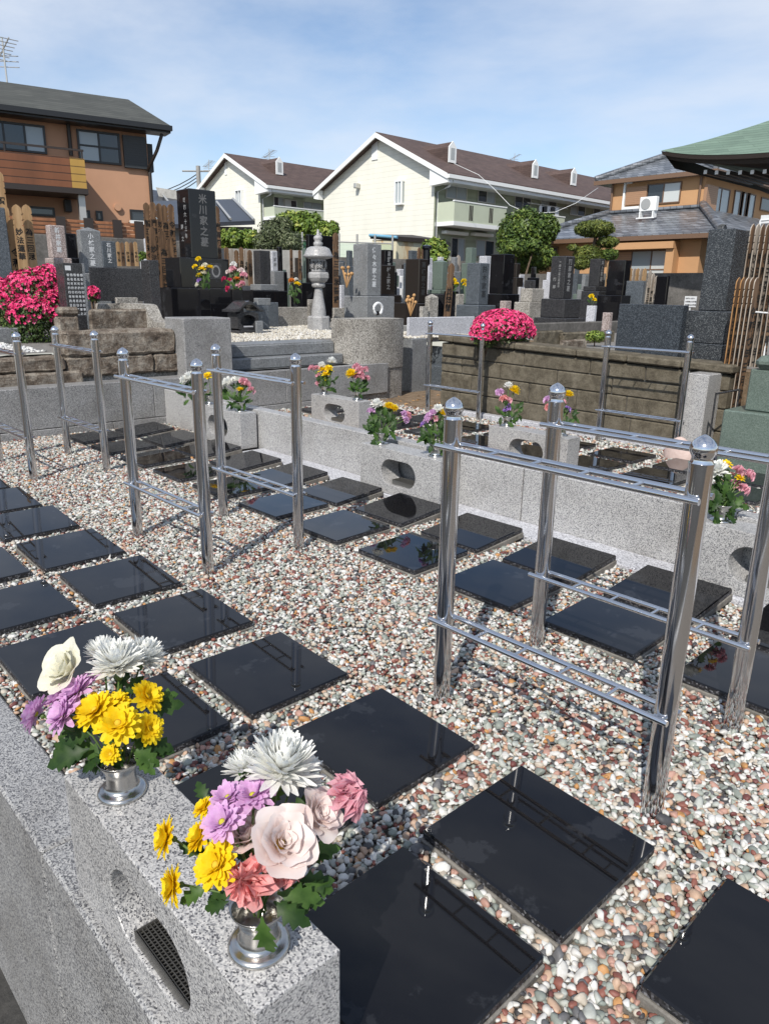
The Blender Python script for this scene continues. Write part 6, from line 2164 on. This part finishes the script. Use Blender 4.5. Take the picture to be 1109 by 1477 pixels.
lv = [(400, 1288, 62, -5, .0), (395, 1300, 60, -25, -.02), (420, 1278, 60, 12, .03), (378, 1322, 62, 278, -.07), (300, 1230, 44, 160, .02), (330, 1225, 44, 120, .04), (440, 1230, 50, 10, .06), (380, 1180, 44, 90, .07), (330, 1300, 40, 200, -.04), (300, 1280, 44, 200, -.04), (405, 1300, 46, -20, -.0), (430, 1240, 56, 20, .05), (440, 1275, 46, -20, .02), (335, 1290, 40, 190, -.03),
      (372, 1225, 40, 200, .0), (395, 1160, 46, 80, .06), (420, 1180, 40, 60, .06), (372, 1140, 40, 120, .05), (425, 1295, 44, -8, .02), (300, 1160, 36, 120, .05)]
bouquet('large front bouquet of blush roses, white chrysanthemums and yellow daisies at the stand corner', tops[(0, 1)], fl, lv, dj=.02)
# buds among the second bouquet's stems
SB = 'small bouquets in the granite stands'
def autoleaf(px, py, rx, ry, n, L, D=.03):
    out = []
    for i in range(n):
        a = rnd(0, 2*pi)
        x, y = px+rx*cos(a)*sqrt(rnd(0, 1)), py+ry*sin(a)*sqrt(rnd(0, 1))
        out.append((x, y, L*rnd(.7, 1.25), 90-math.degrees(math.atan2(x-px, (py+ry*1.3)-y))+rnd(-25, 25) if rnd(0, 1) < .6 else rnd(180, 360), rnd(-D, D)))
    return out
Q = .55
def sm(key, label, fl, lvs, n=34, L=13, **kw):
    F3 = [(k, c, x, y, r, rnd(-.03, .03), (rnd(-.2, .2), rnd(-.2, .2), rnd(-.1, .3))) for k, c, x, y, r in fl]
    bouquet(label, tops[key] if isinstance(key, tuple) and len(key) == 2 else key, F3, autoleaf(*lvs, n, L), Q, kw.pop('group', SB), **kw)
sm((2, 1), 'small bouquet of white chrysanthemums and pink carnations behind the centre rack', [('mum', 'p_white', 331, 553, 11), ('mum', 'p_white', 344, 549, 11), ('mum', 'p_white', 322, 556, 9), ('carn', 'p_pink', 356, 553, 8), ('carn', 'p_pink', 363, 562, 7), ('carn', 'p_pink', 351, 548, 7), ('daisy', 'p_yellow', 347, 562, 6)], (341, 574, 17, 15))
sm((2, 0), 'small white and yellow bouquet mostly hidden behind the centre rack posts', [('mum', 'p_white', 276, 545, 11), ('mum', 'p_white', 286, 549, 9), ('daisy', 'p_yellow', 300, 543, 8), ('mum', 'p_white', 268, 549, 9)], (280, 566, 16, 16))
sm((1, 0), 'small bouquet with white and yellow chrysanthemums on the left of the centre stand', [('mum', 'p_white', 544, 585, 11), ('mum', 'p_yellow', 560, 588, 9), ('mum', 'p_yellow', 567, 590, 8), ('carn', 'p_purple', 583, 597, 7), ('carn', 'p_pink', 589, 599, 7), ('carn', 'p_purple', 586, 605, 6), ('carn', 'p_purple', 535, 592, 7)], (551, 617, 19, 24), 46, 15)
sm((1, 1), 'small lilac and white bouquet on the right of the centre stand', [('mum', 'p_white', 632, 592, 10), ('mum', 'p_yellow', 640, 598, 9), ('carn', 'p_purple', 619, 600, 8), ('carn', 'p_purple', 624, 595, 7), ('carn', 'p_pink', 627, 603, 7), ('carn', 'p_violet', 611, 611, 6), ('carn', 'p_purple', 616, 606, 7)], (628, 630, 18, 24), 46, 15)
sm((3, 0), 'bouquet with a big white chrysanthemum and pink carnations at the right edge', [('mum', 'p_white', 1034, 681, 19), ('daisy', 'p_yellow', 1046, 670, 9), ('carn', 'p_pink', 1064, 679, 13), ('carn', 'p_pink', 1080, 684, 11), ('carn', 'p_pink', 1062, 699, 11), ('carn', 'p_pink', 1074, 705, 10), ('daisy', 'p_yellow', 1066, 690, 7)], (1040, 724, 24, 28), 44, 22)
sm((4, 0), 'small far bouquet of yellow daisies and pink flowers, left of the pair by the gatepost', [('mum', 'p_white', 478, 523, 9), ('mum', 'p_white', 464, 528, 7), ('daisy', 'p_yellow', 465, 534, 7), ('daisy', 'p_yellow', 474, 532, 7), ('daisy', 'p_yellow', 470, 540, 6), ('daisy', 'p_yellow', 469, 546, 6), ('carn', 'p_pink', 449, 531, 7), ('carn', 'p_pink', 456, 531, 6), ('carn', 'p_pink', 459, 552, 6), ('carn', 'p_pink', 459, 541, 5)], (471, 551, 12, 13), 26, 11)
sm((4, 1), 'small far bouquet of pink carnations with one yellow, right of the pair by the gatepost', [('mum', 'p_yellow', 507, 541, 10), ('carn', 'p_pink', 519, 533, 8), ('carn', 'p_pink', 514, 528, 7), ('carn', 'p_pink', 513, 543, 7), ('carn', 'p_pink', 521, 545, 7), ('carn', 'p_pink', 530, 545, 6), ('carn', 'p_pink', 527, 532, 6), ('carn', 'p_pink', 520, 539, 7)], (517, 557, 13, 11), 26, 11)
sm((5, 0), 'small far bouquet of pink, violet and yellow flowers before the block wall, left one', [('mum', 'p_white', 733, 558, 8), ('mum', 'p_yellow', 741, 565, 10), ('carn', 'p_purple', 721, 565, 8), ('carn', 'p_coral', 726, 575, 8), ('carn', 'p_pink', 733, 577, 7), ('carn', 'p_violet', 733, 586, 7), ('carn', 'p_violet', 729, 592, 6)], (734, 598, 15, 15), 30, 11)
sm((5, 1), 'small far bouquet of violet and yellow flowers partly behind a rack post, right one', [('mum', 'p_yellow', 819, 571, 9), ('carn', 'p_purple', 789, 576, 8), ('carn', 'p_coral', 790, 587, 7), ('carn', 'p_violet', 818, 590, 7), ('carn', 'p_pink', 811, 580, 7), ('carn', 'p_purple', 805, 572, 7)], (815, 602, 13, 14), 30, 11)
# flowers on the graves
GB = 'bouquets on the graves'
sm((FV[0][0], FV[0][1], FV[0][2]), 'yellow lily bouquet before the tallest gravestone', [('carn', 'p_yellow', 286, 373, 5), ('carn', 'p_yellow', 281, 384, 5), ('daisy', 'p_yellow', 292, 388, 6), ('daisy', 'p_yellow', 303, 386, 6), ('carn', 'p_cream', 296, 383, 6), ('carn', 'p_violet', 288, 404, 5), ('carn', 'p_cream', 285, 410, 5), ('carn', 'p_cream', 294, 393, 5), ('daisy', 'p_yellow', 288, 397, 5)], (294, 404, 9, 12), 16, 10, group=GB)
sm((FV[1][0], FV[1][1], FV[1][2]), 'pink, white and crimson bouquet right of the tallest gravestone', [('carn', 'p_pink', 336, 388, 7), ('carn', 'p_blush', 331, 392, 6), ('carn', 'p_crimson', 323, 402, 5), ('carn', 'p_crimson', 332, 403, 5), ('carn', 'p_crimson', 328, 416, 5), ('daisy', 'p_orange', 342, 402, 5), ('carn', 'p_white', 337, 381, 6), ('carn', 'p_pink', 352, 396, 6), ('carn', 'p_blush', 348, 390, 6), ('carn', 'p_pink', 350, 408, 5), ('carn', 'p_pink', 345, 412, 5)], (338, 405, 10, 12), 16, 10, group=GB)
sm(at(425, 437, 14.8), 'tall narrow bouquet with orange and yellow heads left of the lantern', [('carn', 'p_orange', 420, 405, 6), ('daisy', 'p_yellow', 429, 410, 5), ('carn', 'p_white', 427, 403, 4)], (425, 422, 5, 11), 14, 9, group=GB)
sm(at(656, 424, 18.2), 'small yellow flowers left of the speckled gravestone', [('carn', 'p_yellow', 655, 404, 5), ('carn', 'p_yellow', 658, 409, 4)], (657, 413, 4, 7), 6, 6, group=GB)
sm(at(669, 424, 18.2), 'small yellow flowers touching the speckled gravestone', [('carn', 'p_yellow', 669, 405, 5), ('carn', 'p_yellow', 671, 410, 4)], (670, 413, 4, 7), 6, 6, group=GB)
sm(at(854, 441, 14.0), 'dried yellow flowers in the white square post', [('carn', 'p_yellow', 853, 427, 5), ('carn', 'p_yellow', 857, 432, 4)], (854, 436, 4, 5), 4, 6, group=GB)
for i, (px, py, D) in enumerate(((592, 456, 13.9), (500, 415, 14.1))):
    b = at(px, py, D)
    mb = MB()
    for k in range(7):
        tp = at(px+rnd(-9, 9), py-rnd(18, 30), D+rnd(-.05, .05))
        mb.tube([(0, 0, 0), vmul(vsub(tp, b), .6), vsub(tp, b)], .009, 5)
        mb.ball(vsub(tp, b), .035, 6, 4)
    tag(mb.build('dried_flowers', 'dry', loc=b), ('brown dried flowers right of the tallest grey gravestone', 'brown dried stalks left of the tallest grey gravestone')[i], 'dried flowers')
b = at(545, 455, 13.7)
mb = MB()
w = 13.7/FOC
pts = [(0, 8*w*cos(a), 9*w+8*w*sin(a)) for a in [radians(k) for k in range(-60, 250, 20)]]
mb.tube(pts, 2.2*w, 8)
mb.box((-.05, -3*w, 0), (.0, 3*w, 6*w), 1, .01)
tag(mb.build('paper_wreath', ['carved_white', 'black'], loc=b), 'white ring ornament at the foot of the tallest grey gravestone', 'ornament')
# fallen leaves and bits of litter on the soil path
rng = random.Random(5)
mb = MB()
for _ in range(160):
    p = onZ(rng.uniform(552, 690), rng.uniform(570, 618), -.03)
    if not (-8.2 < p[0] < -2 and 6.0 < p[1] < 9): continue
    a = rng.uniform(0, 6.28)
    mb.add([(p[0]+.03*cos(a), p[1]+.03*sin(a), -.026), (p[0]+.012*cos(a+1.6), p[1]+.012*sin(a+1.6), -.015), (p[0]-.03*cos(a), p[1]-.03*sin(a), -.026), (p[0]-.012*cos(a+1.6), p[1]-.012*sin(a+1.6), -.02)], [(0, 1, 2, 3)])
tag(mb.build('fallen_leaves', 'dry'), 'scattered brown fallen leaves on the soil path', 'leaves', kind='stuff')
#@@PART_F
